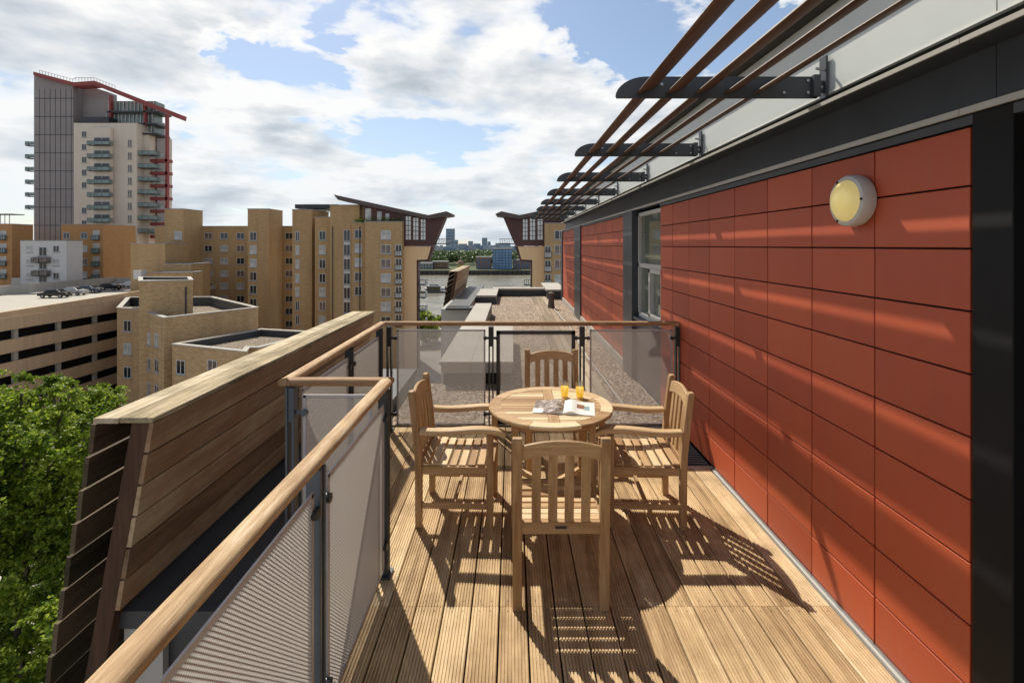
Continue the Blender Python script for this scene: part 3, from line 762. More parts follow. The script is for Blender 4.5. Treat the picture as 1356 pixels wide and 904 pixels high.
# ------------------------------------------------------------------ garden furniture
def arm_curve(mb, x):
    n = 12; rings = []
    for i in range(n + 1):
        f = i / n; y = -.225 + f * .58
        z = .645 + .008 * math.sin(f * math.pi * 1.0) - .009 * math.sin(f * 2 * math.pi)
        if f > .9: z -= (f - .9) * .18
        w_ = .031 + .006 * math.sin(f * math.pi); h = .018
        rings.append([(x - w_, y, z - h), (x + w_, y, z - h), (x + w_, y, z + h * .7), (x + w_ * .7, y, z + h), (x - w_ * .7, y, z + h), (x - w_, y, z + h * .7)])
    mb.sweep(None, rings, 'teak_y')
def make_chair(label, arms):
    T = thing('garden_armchair' if arms else 'garden_chair', label, 'chair', (0,0,0), 0, 'slatted wooden chairs around the table')
    s = .025; xp = .2275
    for sx in (-1, 1):
        m = MB(); rings = []
        for z, y, h in ((0, -.235, .021), (.40, -.235, .0225), (.5, -.240, .0225), (.72, -.262, .0225), (.90, -.285, .0215), (.915, -.287, .016)):
            rings.append([(sx*xp - s, y - h, z), (sx*xp + s, y - h, z), (sx*xp + s, y + h, z), (sx*xp - s, y + h, z)])
        m.sweep(None, rings, 'teak_z'); m.build('rear_leg', T, bevel=.004)
        m = MB(); m.box((sx*xp - s, .225, 0), (sx*xp + s, .27, .628 if arms else .415), 'teak_z'); m.build('leg', T, bevel=.004)
        m = MB(); m.box((sx*(xp-.012) - .0, -.212, .355), (sx*(xp+.012), .224, .41), 'teak_y'); m.build('side_rail', T, bevel=.002)
        m = MB(); m.box((sx*(xp-.011), -.212, .125), (sx*(xp+.011), .224, .165), 'teak_y'); m.build('stretcher', T, bevel=.002)
        if arms:
            m = MB(); arm_curve(m, sx * .232); m.build('armrest', T, smooth=False, bevel=.003)
    m = MB(); m.box((-.204, .236, .345), (.204, .26, .405), 'teak_x'); m.build('front_rail', T, bevel=.002)
    if arms:
        m = MB(); m.box((-.215, -.01, .13), (.215, .012, .16), 'teak_x'); m.build('stretcher', T, bevel=.002)
    # seat slats, dished
    m = MB(); n = 8
    for i in range(n):
        f = i / (n - 1); y = -.195 + f * .445; z = .418 - .016 * math.sin(f * math.pi) + (0.004 if i == n-1 else 0)
        wd = .0245
        m.box((-.228, y - wd, z), (.228, y + wd, z + .016), 'teak_x')
    m.build('seat', T, bevel=.003)
    # lower back rail and plaque
    m = MB(); m.box((-.205, -.250, .40), (.205, -.226, .462), 'teak_x'); br = m.build('back_rail', T, bevel=.002)
    m = MB(); m.box((-.03, -.254, .428), (.03, -.2502, .441), 'dark_coping'); m.build('plaque', br)
    # crest rail arched
    m = MB(); rings = []; N = 14
    for i in range(N + 1):
        u = -1 + 2 * i / N; x_ = u * .206; arc = (1 - u * u)
        zt = .872 + .034 * arc; zb = .792 + .034 * arc; yb = -.276 - .014 * arc
        rings.append([(x_, yb - .011 + .008, zb), (x_, yb + .011 + .008, zb), (x_, yb + .011 - .004, zt - .004), (x_, yb - .004, zt), (x_, yb - .011 - .004, zt - .004)])
    m.sweep(None, rings, 'teak_x'); m.build('crest_rail', T, bevel=.002)
    for i in range(4):
        x_ = -.129 + i * .086; m = MB()
        u = x_ / .206; zt = .805 + .034 * (1 - u*u)
        m.poly([(x_-.024,-.246,.46),(x_+.024,-.246,.46),(x_+.024,-.232,.46),(x_-.024,-.232,.46),
                (x_-.024,-.283,zt),(x_+.024,-.283,zt),(x_+.024,-.271,zt),(x_-.024,-.271,zt)],
               [(0,1,2,3),(4,7,6,5),(0,4,5,1),(1,5,6,2),(2,6,7,3),(3,7,4,0)], 'teak_z')
        m.build('back_slat', T, bevel=.002)
    return T
side = make_chair('wooden side chair without arms nearest the camera, its slatted back turned to us', False)
side.location = (.255, 2.765, 0)
c = copy_tree(side); c.location = (.372, 4.30, 0); c.rotation_euler.z = math.pi; c['label'] = 'wooden side chair behind the table, its front facing the camera in front of the railing'
ac = make_chair('wooden armchair on the left of the round table, facing right', True)
ac.location = (-.388, 3.495, 0); ac.rotation_euler.z = R(-90)
c = copy_tree(ac); c.location = (.925, 3.485, 0); c.rotation_euler.z = R(90); c['label'] = 'wooden armchair on the right of the round table, nearest the red wall'
# small turns
ac.rotation_euler.z += R(-2.0); c.rotation_euler.z += R(-3.0)

T = thing('garden_table', 'round teak table with slatted top and broad rim in the middle of the chairs', 'table', (.280, 3.53, 0))
RO, RI, ZT = .45, .365, .74
m = MB(); N = 8
for q in range(N):      # rim segments
    a0, a1 = 2*math.pi*q/N + math.pi/8, 2*math.pi*(q+1)/N + math.pi/8; st = 8; rings = []
    for s_ in range(st + 1):
        a = a0 + .004 + (a1 - a0 - .008) * s_ / st; ca, sa = math.cos(a), math.sin(a)
        rings.append([(ca*RI, sa*RI, ZT-.026), (ca*(RO-.006), sa*(RO-.006), ZT-.026), (ca*RO, sa*RO, ZT-.02), (ca*RO, sa*RO, ZT-.006), (ca*(RO-.006), sa*(RO-.006), ZT), (ca*RI, sa*RI, ZT)])
    m.sweep(None, rings, 'teak_x')
m.build('rim', T)
m = MB(); m.box((-.035, -RI, ZT-.024), (.035, RI, ZT - .001), 'teak_y'); m.build('centre_board', T, bevel=.002)
m = MB(); y = -RI + .012; ns = 13; pit = (2 * RI - .01) / ns
for i in range(ns):
    ya, yb = -RI + .008 + i*pit, -RI + .008 + (i+1)*pit - .006
    ym = max(abs(ya), abs(yb)); xe = math.sqrt(max(.001, RI*RI - min(ym, RI-.002)**2)) + .004
    xe0 = math.sqrt(max(.0005, (RI+.003)**2 - ya*ya)) if abs(ya) < RI else .05; xe1 = math.sqrt(max(.0005, (RI+.003)**2 - yb*yb)) if abs(yb) < RI else .05
    for sx in (-1, 1):
        m.poly([(sx*.038, ya, ZT-.022), (sx*xe0, ya, ZT-.022), (sx*xe1, yb, ZT-.022), (sx*.038, yb, ZT-.022), (sx*.038, ya, ZT-.002), (sx*xe0, ya, ZT-.002), (sx*xe1, yb, ZT-.002), (sx*.038, yb, ZT-.002)],
               [(0,3,2,1),(4,5,6,7),(0,1,5,4),(1,2,6,5),(2,3,7,6),(3,0,4,7)], 'teak_x')
m.build('slatted_top', T)
m = MB()
for a in range(4):
    M = Matrix.Rotation(a*math.pi/2, 4, 'Z'); m.box((-.25, -.272, .645), (.25, -.25, ZT-.027), 'teak_x', M)
m.build('apron', T, bevel=.002)
for sx in (-1, 1):
    for sy in (-1, 1):
        m = MB(); m.box((sx*.262-.0235, sy*.262-.0235, 0), (sx*.262+.0235, sy*.262+.0235, ZT-.028), 'teak_z'); m.build('leg', T, bevel=.004)
m = MB(); m.bar((-.25,-.25,.15), (.25,.25,.15), .03, .04, 'teak_x'); m.bar((-.25,.25,.152), (.25,-.25,.152), .03, .037, 'teak_y'); m.build('cross_stretcher', T)

def tumbler(x, y, fill, label):
    G = thing('juice_glass', label, 'glass', (x, y, ZT), 0, 'tumblers of orange juice on the table')
    m = MB(); m.lathe([(.0, .0), (.027, 0), (.029, .004), (.0345, .125), (.0335, .125), (.028, .010), (.0, .009)], 'tumbler', 28); m.build('tumbler', G, smooth=True)
    m = MB(); r1 = .0275 + (.0328 - .0275) * fill / .12; m.lathe([(.0, .0105), (.0272, .0105), (r1, fill), (.0, fill)], 'juice', 28); m.build('juice', G, smooth=True)
tumbler(.403, 3.705, .078, 'left one of the two juice glasses, standing over the spine of the open magazine')
tumbler(.518, 3.690, .076, 'right one of the two juice glasses, behind the white magazine page')
MG = thing('magazine', 'open glossy magazine lying on the slatted table top', 'magazine', (.373, 3.455, ZT), R(-9))
def page(sx, mats, name):
    m = MB(); n = 12; wd, ht = .215, .27
    top = []
    for i in range(n + 1):
        f = i / n; z = .0025 + .017 * math.exp(-((f - .22) / .2) ** 2) * (1 - math.exp(-f * 14)) + .006 * (1 - f)
        top.append((sx * (f * wd), z))
    for i in range(n):
        (xa, za), (xb, zb) = top[i], top[i+1]
        for j in range(12):
            ya, yb = -ht/2 + ht*j/12, -ht/2 + ht*(j+1)/12
            mt = mats(i / n, j / 12)
            m.poly([(xa, ya, za), (xb, ya, zb), (xb, yb, zb), (xa, yb, za)], [(0,1,2,3) if sx > 0 else (3,2,1,0)], mt)
    # page block edges
    for yy in (-ht/2, ht/2):
        for i in range(n):
            (xa, za), (xb, zb) = top[i], top[i+1]; m.poly([(xa, yy, .0005), (xb, yy, .0005), (xb, yy, zb), (xa, yy, za)], [(0,1,2,3)], 'page')
    m.poly([(sx*wd, -ht/2, .0005), (sx*wd, ht/2, .0005), (sx*wd, ht/2, top[-1][1]), (sx*wd, -ht/2, top[-1][1])], [(0,1,2,3)], 'page')
    m.build(name, MG, fix=False)
plain('print_blue', (.30, .42, .44), .4); plain('print_brown', (.30, .14, .08), .4, 0, .5, 60)
page(-1, lambda f, g: 'page' if (f > .93 or g > .95) else ('page' if (f > .62 and g < .3) else 'print'), 'left_page')
page(1, lambda f, g: ('print_brown' if .40 < f < .62 and .35 < g < .75 else ('print_blue' if .62 <= f < .82 and .30 < g < .6 else 'page')), 'right_page')
m = MB()
for j in range(9): m.box((.03, -.115 + j*.011, .0215 - 0), (.075 + random.uniform(-.01,.006), -.1135 + j*.011, .0218), 'charcoal_metal')
m.v = [(x_, y_, .0235) for (x_, y_, z_) in m.v]

# ------------------------------------------------------------------ windows for far buildings
def window_mesh(w_, h_, glass, bal=False, lights=2):
    m = MB(); e = .09; d = .05
    m.box((-w_/2, -.02, -h_/2), (w_/2, .0, h_/2), glass)
    for a, b, c_, dd_ in ((-w_/2, w_/2, h_/2 - e, h_/2), (-w_/2, w_/2, -h_/2, -h_/2 + e), (-w_/2, -w_/2 + e, -h_/2 + e, h_/2 - e), (w_/2 - e, w_/2, -h_/2 + e, h_/2 - e)):
        m.box((a, -d, c_), (b, -.021, dd_), 'white_frame')
    if lights == 2: m.box((-e/2, -d + .002, -h_/2 + e), (e/2, -.022, h_/2 - e), 'white_frame')
    m.box((-w_/2 - .1, -.12, -h_/2 - .14), (w_/2 + .1, 0, -h_/2 - .01), 'grey_coping')
    return m
WM = {}
def get_wm(w_, h_, g):
    k = (w_, h_, g)
    if k not in WM:
        o = window_mesh(w_, h_, g).build('window'); WM[k] = o.data; bpy.data.objects.remove(o)
    return WM[k]
def bal_mesh(w_, d_, glass, floor='dark_coping'):
    k = ('b', w_, d_, glass, floor)
    if k in WM: return WM[k]
    m = MB(); m.box((-w_/2, -d_, -.12), (w_/2, 0, 0), floor)
    m.box((-w_/2 + .05, -d_ + .03, .1), (w_/2 - .05, -d_ + .06, .95), glass)
    for sx in (-1, 1): m.box((sx*(w_/2-.05), -d_ + .06, .1), (sx*(w_/2-.08), 0, .95), glass)
    m.box((-w_/2, -d_, 1.0), (w_/2, -d_ + .08, 1.08), 'post_dark')
    for f in (0, .33, .66, 1): m.box((-w_/2 + f*(w_-.06), -d_, 0), (-w_/2 + .06 + f*(w_-.06), -d_ + .028, 1.0), 'post_dark')
    for sx in (-1, 1): m.box((sx*w_/2, -d_ + .08, 1.0), (sx*(w_/2-.06), 0, 1.08), 'post_dark')
    o = m.build('balcony'); WM[k] = o.data; bpy.data.objects.remove(o); return WM[k]
def on_wall(px, py, P0, P1):
    """point on the wall line P0-P1 seen along a bearing, with height"""
    k = (px - 678.0) / F; x0, y0 = P0; x1, y1 = P1
    den = (x1 - x0) - k * (y1 - y0); s_ = (k * y0 - x0) / den
    x_, y_ = x0 + s_ * (x1 - x0), y0 + s_ * (y1 - y0)
    return x_, y_, ZZ(py, y_)
def put(root, data, name, p, P0, P1, proud=.0):
    """outward = right-hand side of P0->P1 seen from the camera side"""
    dx, dy = P1[0]-P0[0], P1[1]-P0[1]; a = math.atan2(dy, dx)
    nx, ny = math.sin(a), -math.cos(a)
    o = bpy.data.objects.new(name, data); col.objects.link(o); o.parent = root
    o.location = (p[0] + nx*(.002+proud) - root.location.x, p[1] + ny*(.002+proud) - root.location.y, p[2] - root.location.z)
    o.rotation_euler.z = a; return o
GL = ['dark_glass', 'dark_glass', 'curtain_glass', 'pink_glass', 'curtain_glass']
def windows(root, P0, P1, pxs, pys, w_, h_, gl=None):
    for px in pxs:
        for py in pys:
            if random.random() < .02: continue
            g = gl or random.choice(GL); p = on_wall(px, py, P0, P1)
            put(root, get_wm(w_, h_, g), 'window', p, P0, P1)
GZ = -22.0
def block(name, label, cat, pts, ztop, wall, group=None, cop='white_coping', gravel_='roof_gravel', cw=.35, z0=GZ, parent=None, par_h=.9):
    """prism building with parapet coping; pts = plan corners, first two are the front face left to right"""
    cx = sum(p[0] for p in pts)/len(pts); cy = sum(p[1] for p in pts)/len(pts)
    T = parent or thing(name, label, cat, (cx, cy, z0), 0, group)
    ox, oy, oz = (T.location if parent is None else T.location)
    a = sum(pts[i][0]*pts[(i+1)%len(pts)][1] - pts[(i+1)%len(pts)][0]*pts[i][1] for i in range(len(pts)))
    P = pts if a > 0 else pts[::-1]; n = len(P)
    def inset(d):
        out = []
        for i in range(n):
            p0, p1, p2 = Vector(P[i-1]), Vector(P[i]), Vector(P[(i+1)%n])
            d1 = (p1-p0).normalized(); d2 = (p2-p1).normalized(); n1 = Vector((-d1.y, d1.x)); n2 = Vector((-d2.y, d2.x))
            b = (n1+n2); L = b.length
            if L < .1: out.append(p1 + n1*d); continue
            b /= L; out.append(p1 + b * (d / max(.35, b.dot(n1))))
        return [(q.x, q.y) for q in out]
    I = inset(cw); O = inset(-.08)
    L = lambda q, z: (q[0]-ox, q[1]-oy, z-oz)
    m = MB()
    V4 = [L(p, z0) for p in P] + [L(p, ztop) for p in P] + [L(p, ztop) for p in I] + [L(p, ztop - par_h) for p in I]
    m.poly(V4, [(i,(i+1)%n,(i+1)%n+n,i+n) for i in range(n)], wall)
    m.poly(V4, [(i+2*n,(i+1)%n+2*n,(i+1)%n+3*n,i+3*n) for i in range(n)], 'dark_coping')
    m.build('wall', T, fix=False)
    m = MB(); m.poly([L(p, ztop - par_h) for p in I], [tuple(range(n))], gravel_); m.build('roof', T, fix=False)
    m = MB(); I2 = inset(cw + .05); h = .14
    C = [L(p, ztop+.004) for p in O] + [L(p, ztop + h) for p in O] + [L(p, ztop + h) for p in I2] + [L(p, ztop+.004) for p in I2]
    m.poly(C, [(i,(i+1)%n,(i+1)%n+n,i+n) for i in range(n)] + [(i+n,(i+1)%n+n,(i+1)%n+2*n,i+2*n) for i in range(n)] + [(i+2*n,(i+1)%n+2*n,(i+1)%n+3*n,i+3*n) for i in range(n)] + [(i+3*n,(i+1)%n+3*n,(i+1)%n,i) for i in range(n)], cop)
    m.build('coping', T)
    return T
def ab(px0, px1, d, depth):
    x0, _ = XY(px0, d); x1, _ = XY(px1, d); return [(x0, d), (x1, d), (x1, d + depth), (x0, d + depth)]
def rows(a, st, n): return [a + st*i for i in range(n)]

# left long brick complex (one building, several volumes)
Rg = 'yellow brick apartment blocks along the water'
pA = ab(218, 243, 103, 6.4)
LB = block('apartment_block', 'long yellow brick apartment block with two square stair towers in front of the river', 'building', pA, ZZ(277, 103), 'brick_yellow', cop='grey_coping', par_h=.5)
windows(LB, pA[0], pA[1], [236], rows(312, 17.6, 8), 1.6, 1.75)
p = ab(205, 390, 109.3, 10); block('', '', '', p, ZZ(300, 109.3), 'brick_yellow', parent=LB, cop='grey_coping')
windows(LB, p[0], p[1], [276, 297, 318.6, 383], rows(312.5, 16.6, 9), 1.75, 1.45)
p = ab(328, 356, 103, 6.2); block('', '', '', p, ZZ(277, 103), 'brick_yellow', parent=LB, cop='grey_coping', par_h=.5)
windows(LB, p[0], p[1], [335.4], rows(313, 17.6, 8), 1.45, 1.8)
m = MB(); 
p = ab(387, 413, 98, 9); block('', '', '', p, ZZ(278, 98), 'brick_yellow', parent=LB, cop='grey_coping', par_h=.5)
windows(LB, p[0], p[1], [394], rows(313, 18.4, 8), .8, 1.9)
p = ab(417, 440, 96, 10); block('', '', '', p, ZZ(288, 96), 'brick_yellow', parent=LB, cop='grey_coping')
windows(LB, p[0], p[1], [427], rows(312, 18.7, 8), 1.3, 1.8)
p = ab(437, 476, 94, 11); block('', '', '', p, ZZ(272, 94), 'brick_yellow', parent=LB, cop='grey_coping', par_h=.5)
windows(LB, p[0], p[1], [459.5], rows(312, 19, 7), 1.3, 2.2, 'dark_glass')
m = MB()
for q in range(7):
    x_, y_, z_ = on_wall(459.5, 321.5 + 19*q, p[0], p[1]); m.box((x_-.65-LB.location.x, y_-.04-LB.location.y, z_-.34-GZ), (x_+.65-LB.location.x, y_-LB.location.y-.001, z_+.34-GZ), 'white_frame')
m.build('spandrel', LB)
p = ab(466, 483, 93, 12); block('', '', '', p, ZZ(295, 93), 'brick_yellow', parent=LB, cop='grey_coping'); windows(LB, p[0], p[1], [474.5], rows(310, 18.8, 7), 1.4, 1.7)
p = ab(483.2, 532, 91.5, 13); block('', '', '', p, ZZ(294, 91.5), 'brick_yellow', parent=LB, cop='grey_coping'); windows(LB, p[0], p[1], [511], rows(311, 19, 7), 1.9, 1.7)
pf = p
def balc(root, P0, P1, px, pys, w_, d_, glass, wg='dark_glass', ww=1.6, floor='dark_coping'):
    for py in pys:
        q = on_wall(px, py, P0, P1); put(root, bal_mesh(w_, d_, glass, floor), 'balcony', (q[0], q[1], q[2]-1.0), P0, P1)
        if wg: put(root, get_wm(ww, 2.0, wg), 'window', (q[0], q[1], q[2] + .15), P0, P1)
balc(LB, pf[0], pf[1], 528, rows(332, 18.5, 6), 1.3, .35, 'curtain_glass', 'dark_glass', 1.2)
# dark grey plant room roof
m = MB(); x0, _ = XY(396, 104); x1, _ = XY(452, 104); m.box((x0-LB.location.x, 102-LB.location.y, ZZ(276,102)-GZ), (x1-LB.location.x, 112-LB.location.y, ZZ(270.5,102)-GZ), 'post_dark'); m.build('plant_room', LB)
for q, px in enumerate((238, 262, 340, 372, 404, 418, 471)):
    pass
for px, d in ((440.5, 93.9), (476.5, 92.9), (252, 109.2), (366, 109.2)):
    m = MB(); x_, _ = XY(px, d); m.box((x_-LB.location.x-.06, d-LB.location.y-.12, 0), (x_+.06-LB.location.x, d-LB.location.y, ZZ(300,d)-GZ), 'dark_coping'); m.build('drainpipe', LB)

# brick stair block with stepped roof, left
p = ab(173, 219, 95, 7); ST = block('stepped_brick_block', 'plain stepped brick block with a small white box at its foot', 'building', p, ZZ(323, 95), 'brick_yellow', cop='grey_coping')
p = ab(219, 253, 94, 6); block('', '', '', p, ZZ(350, 94), 'brick_yellow', parent=ST, cop='grey_coping'); p = ab(200, 255, 91, 3); block('', '', '', p, ZZ(361, 91), 'brick_yellow', parent=ST, cop='grey_coping')
m = MB(); x0, _ = XY(176.5, 90.5); x1, _ = XY(187, 90.5); m.box((x0-ST.location.x, 90.5-ST.location.y, ZZ(369.5,90.5)-GZ), (x1-ST.location.x, 92-ST.location.y, ZZ(358,90.5)-GZ), 'white_frame'); m.build('white_box', ST)

# near brick block
def CP(px, d): return XY(px, d)
pts = [CP(155, 69.7), CP(182.5, 68.5), CP(193.5, 65), CP(217, 60), CP(342, 70.2), CP(282, 84.7), CP(168, 84)]
NB = block('brick_block', 'lower yellow brick block with pale copings and gravel roofs beside the car park', 'building', pts, -7.15, 'brick_near', cw=.5, par_h=1.4)
windows(NB, pts[0], pts[1], [169], [331+30.5*3.3, 462, 493, 524], 1.5, 1.6)
windows(NB, pts[2], pts[3], [197.5], rows(449, 33, 4), 1.5, 1.6); windows(NB, pts[2], pts[3], [207.5], rows(450, 34, 4), 1.6, 1.7)
windows(NB, pts[1], pts[2], [189], rows(441, 30, 4), 1.5, 1.6)
pu = [CP(184, 64.4), CP(255.5, 66.5), CP(252, 73), CP(184, 73)]
block('', '', '', pu, ZZ(373, 64.4), 'brick_near', parent=NB, cw=.4, par_h=.3, gravel_='white_coping')
m = MB(); x_, y_, z_ = on_wall(246.5, 380, pu[0], pu[1]); m.box((x_-.08-NB.location.x, y_-.14-NB.location.y, -8-GZ), (x_+.08-NB.location.x, y_-.02-NB.location.y, z_-GZ), 'dark_coping'); m.build('drainpipe', NB)
ph = [CP(228, 58.5), CP(326, 54.3), CP(330, 56.5), CP(343, 56.5), CP(425, 66.6), CP(346, 69.2)]
block('', '', '', ph, -10.1, 'brick_near', parent=NB, cw=.5, par_h=.8)
windows(NB, ph[0], ph[1], [239.5, 281.5], [486, 520], 1.5, 1.7)

# left distance: brick, white and brick blocks
p = ab(81, 137, 112, 9.6); KB = block('orange_brick_block', 'orange brick apartment block at the foot of the tall tower', 'building', p, ZZ(297.5, 112), 'brick_orange', cop='grey_coping')
windows(KB, p[0], p[1], [88, 111.5], rows(312, 17.3, 4), 1.5, 1.5); balc(KB, p[0], p[1], 127.5, rows(312, 17.3, 4), 1.7, .5, 'green_glass', 'curtain_glass', 1.5)
p = ab(-60, 16, 116, 5.1); KC = block('orange_brick_block', 'brick apartment block at the left edge of the photo, beside the white block', 'building', p, ZZ(297, 116), 'brick_orange', cop='grey_coping')
balc(KC, p[0], p[1], 4.5, rows(312, 17, 4), 1.7, .5, 'green_glass', 'curtain_glass', 1.5); windows(KC, p[0], p[1], [-10], rows(312, 17, 4), 1.5, 1.5)
m = MB()
for i in range(9): 
    x_, _ = XY(-36 + i*6, 117); m.box((x_-KC.location.x, 117-KC.location.y, ZZ(297,116)-GZ+.15), (x_+.08-KC.location.x, 117.1-KC.location.y, ZZ(297,116)-GZ+2.4), 'post_dark')
x0, _ = XY(-44, 117); x1, _ = XY(16, 117); m.box((x0-KC.location.x, 116.9-KC.location.y, ZZ(297,116)-GZ+2.4), (x1-KC.location.x, 120-KC.location.y, ZZ(297,116)-GZ+2.6), 'post_dark'); m.build('roof_terrace_frame', KC)
p = ab(27, 88, 102, 3.2 * 1.2); KW = block('white_block', 'pale rendered apartment block with curved balconies in front of the tall tower', 'building', p, ZZ(319, 102), 'white_render', cop='grey_coping')
windows(KW, p[0], p[1], [39, 74.5], rows(329.5, 18, 4), 1.3, 1.4); balc(KW, p[0], p[1], 52, rows(341, 17.5, 3), 1.6, 1.0, 'pink_glass', None); balc(KW, p[0], p[1], 62.5, rows(341, 17.5, 3), 1.6, 1.0, 'pink_glass', None); windows(KW, p[0], p[1], [57], rows(333, 17.5, 4), 1.7, 1.9, 'dark_glass')

# tall tower
D = 130.0
TW = thing('tall_tower', 'tall grey and cream residential tower with sloping red roof frame', 'building', (*XY(120, D), GZ))
ox, oy, oz = TW.location
def tb(mb, px0, px1, py0, py1, d0, d1, m):
    x0, _ = XY(px0, d0); x1, _ = XY(px1, d0)
    mb.box((x0-ox, d0-oy, ZZ(py1, d0)-oz), (x1-ox, d1-oy, ZZ(py0, d0)-oz), m)
def tprof(mb, pts, d0, d1, m):
    pr = [(XY(px, d0)[0]-ox, ZZ(py, d0)-oz) for px, py in pts]; mb.extrude(pr, 1, d0-oy, d1-oy, m)
m = MB(); tprof(m, [(45, 97), (66, 103), (97, 112), (97, 540), (45, 540)], D, D + 8, 'tower_grey'); m.build('grey_slab', TW)
m = MB(); tprof(m, [(97, 111), (108, 111), (143, 122), (144, 170), (97, 170)], D + 3, D + 6, 'tower_grey'); m.build('upper_slab', TW)
m = MB()
for q in range(9): tb(m, 45.3, 96.8, 130 + q*24, 130.8 + q*24, D - .06, D - .01, 'post_dark')
for q in range(7): tb(m, 52 + q*7, 52.4 + q*7, 118, 540, D - .055, D - .012, 'post_dark')
m.build('cladding_joints', TW)
pc = ab(97.5, 181, D - 1, 8)
m = MB(); m.prism([(a-ox, b-oy) for a, b in pc], 0, ZZ(163, D-1)-oz, 'tower_cream'); m.build('cream_wall', TW)
pc2 = ab(181, 197, D + 1.5, 9); m = MB(); m.prism([(a-ox, b-oy) for a, b in pc2], 0, ZZ(173, D)-oz, 'tower_cream'); m.build('cream_wall', TW)
m = MB(); m.prism([(XY(px, d)[0]-ox, d-oy) for px, d in ((120, D-1.1), (124, D-2.0), (135, D-2.4), (146, D-2.0), (150, D-1.1))], ZZ(330,D)-oz, ZZ(172,D)-oz, 'tower_cream'); m.build('bay', TW)
windows(TW, pc[0], pc[1], [111.5], rows(178, 16.8, 8), 1.3, 1.6, 'dark_glass'); windows(TW, pc[0], pc[1], [172], rows(190, 16.6, 7), 1.2, 2.0, 'pink_glass')
bx = (XY(120, D-2.5), XY(150, D-2.5))
balc(TW, bx[0], bx[1], 135, rows(188, 16.9, 7), 5.9, 1.2, 'green_glass', 'dark_glass', 4.2)
balc(TW, pc2[0], pc2[1], 200, rows(202, 16.9, 7), 5.0, 2.2, 'green_glass', None)
cx0, _ = XY(37.5, D+2)
for q in range(6):
    o = bpy.data.objects.new('balcony', bal_mesh(2.9, 1.5, 'green_glass')); col.objects.link(o); o.parent = TW; o.location = (cx0-ox, 4, ZZ(192 + 16.9*q, D+2)-oz)
# right wing with red balconies
m = MB(); tb(m, 197, 208, 160, 540, D + 4, D + 7, 'pink_glass'); m.build('rear_wing', TW)
for q in range(7):
    m = MB(); tb(m, 197, 222, 210.5 + 16.8*q, 214.5 + 16.8*q, D+2, D+4, 'tower_red'); tb(m, 198, 219, 204 + 16.8*q, 209.5 + 16.8*q, D+2.2, D+2.4, 'curtain_glass'); m.build('red_balcony', TW)
m = MB(); tb(m, 218.5, 221.5, 152, 330, D+2, D+2.8, 'tower_red'); m.build('red_column', TW)
# penthouse storeys
for (a, b, c_, d_) in ((143, 206, 134, 147), (141, 203, 150, 163), (170, 204, 166, 176)):
    m = MB(); tb(m, a, b, c_, d_, D + 2.5, D + 6, 'green_glass'); tb(m, a - 2, b + 4, d_, d_ + 2.2, D + 1, D + 6, 'post_dark')
    k_ = a
    while k_ < b: tb(m, k_, k_ + .8, c_, d_, D + 2.3, D + 2.45, 'white_frame'); k_ += 5
    m.build('penthouse', TW)
m = MB(); tb(m, 108, 144, 155, 162, D - .5, D + 6, 'post_dark'); m.build('terrace_screen', TW); m = MB(); tb(m, 144, 146.5, 126, 163, D + 1, D + 2, 'tower_red'); m.build('red_column', TW); m = MB(); tb(m, 190, 192, 140, 166, D + 1, D + 2, 'tower_red'); m.build('red_column', TW)
m = MB(); tprof(m, [(44, 95), (44, 99.5), (97, 114), (124, 112.5), (237, 157.5), (238, 151.5), (125, 107), (97, 109)], D - 1.2, D + 1.6, 'tower_red'); m.build('red_roof', TW)
m = MB()
hts = []
for q in range(26):
    px = 52 + q * 4; py = 97.5 + (px-52)*.27 if px < 97 else 107.5 + (px-125)*.39*(px > 125)
    hts.append((px, py)); tb(m, px, px + .3, py - 4.5, py, D, D + .1, 'steel')
for (a_, b_), (c_, d_) in zip(hts[:-1], hts[1:]): tprof(m, [(a_, b_-4.6), (c_, d_-4.6), (c_, d_-4.1), (a_, b_-4.1)], D, D + .1, 'steel')
m.build('roof_rail', TW)

# car park ------------------------------------------------------------
CPK = thing('car_park', 'multi storey car park with long sand coloured concrete bands and dark openings', 'building', (-80, 85, GZ))
ox2, oy2 = -80, 85
def cb(mb, a, b, m): mb.box((a[0]-ox2, a[1]-oy2, a[2]-GZ), (b[0]-ox2, b[1]-oy2, b[2]-GZ), m)
A0, A1 = (-66.2, 58.0), (-65.6, 84.0)
def slope(t): return 0
mb = MB()
zt = -7.5
for q in range(6):
    z1 = zt - 3.0*q; cb(mb, (-66.6, 40, z1 - 1.75), (-66.2, 84, z1), 'carpark_band')
mb.build('parapet_band', CPK)
mb = MB(); mb.poly([(-66.6-ox2, 60-oy2, -7.5-GZ), (-66.6-ox2, 98-oy2, -7.45-GZ), (-66.6-ox2, 98-oy2, -5.9-GZ), (-66.6-ox2, 60-oy2, -6.9-GZ),
    (-66.95-ox2, 60-oy2, -7.5-GZ), (-66.95-ox2, 98-oy2, -7.45-GZ), (-66.95-ox2, 98-oy2, -5.9-GZ), (-66.95-ox2, 60-oy2, -6.9-GZ)], [(0,1,2,3),(7,6,5,4),(3,2,6,7),(0,4,5,1),(1,5,6,2),(0,3,7,4)], 'carpark_band')
mb.build('roof_parapet', CPK)
for q in range(7):
    m = MB(); yy = 46 + 6.2*q; cb(m, (-66.95, yy, GZ), (-66.55, yy + .55, -7.6), 'carpark_deck'); m.build('column', CPK)
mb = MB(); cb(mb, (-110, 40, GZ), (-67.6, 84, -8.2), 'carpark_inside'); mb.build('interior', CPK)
mb = MB(); cb(mb, (-115, 40, -8.0), (-66.96, 112, -7.1), 'carpark_deck'); mb.build('roof_deck', CPK)
mb = MB(); cb(mb, (-116, 112, -8.0), (-66, 112.4, -5.6), 'concrete'); cb(mb, (-92.4, 84, -7.1), (-92, 112, -5.4), 'concrete'); mb.build('rear_parapet', CPK)
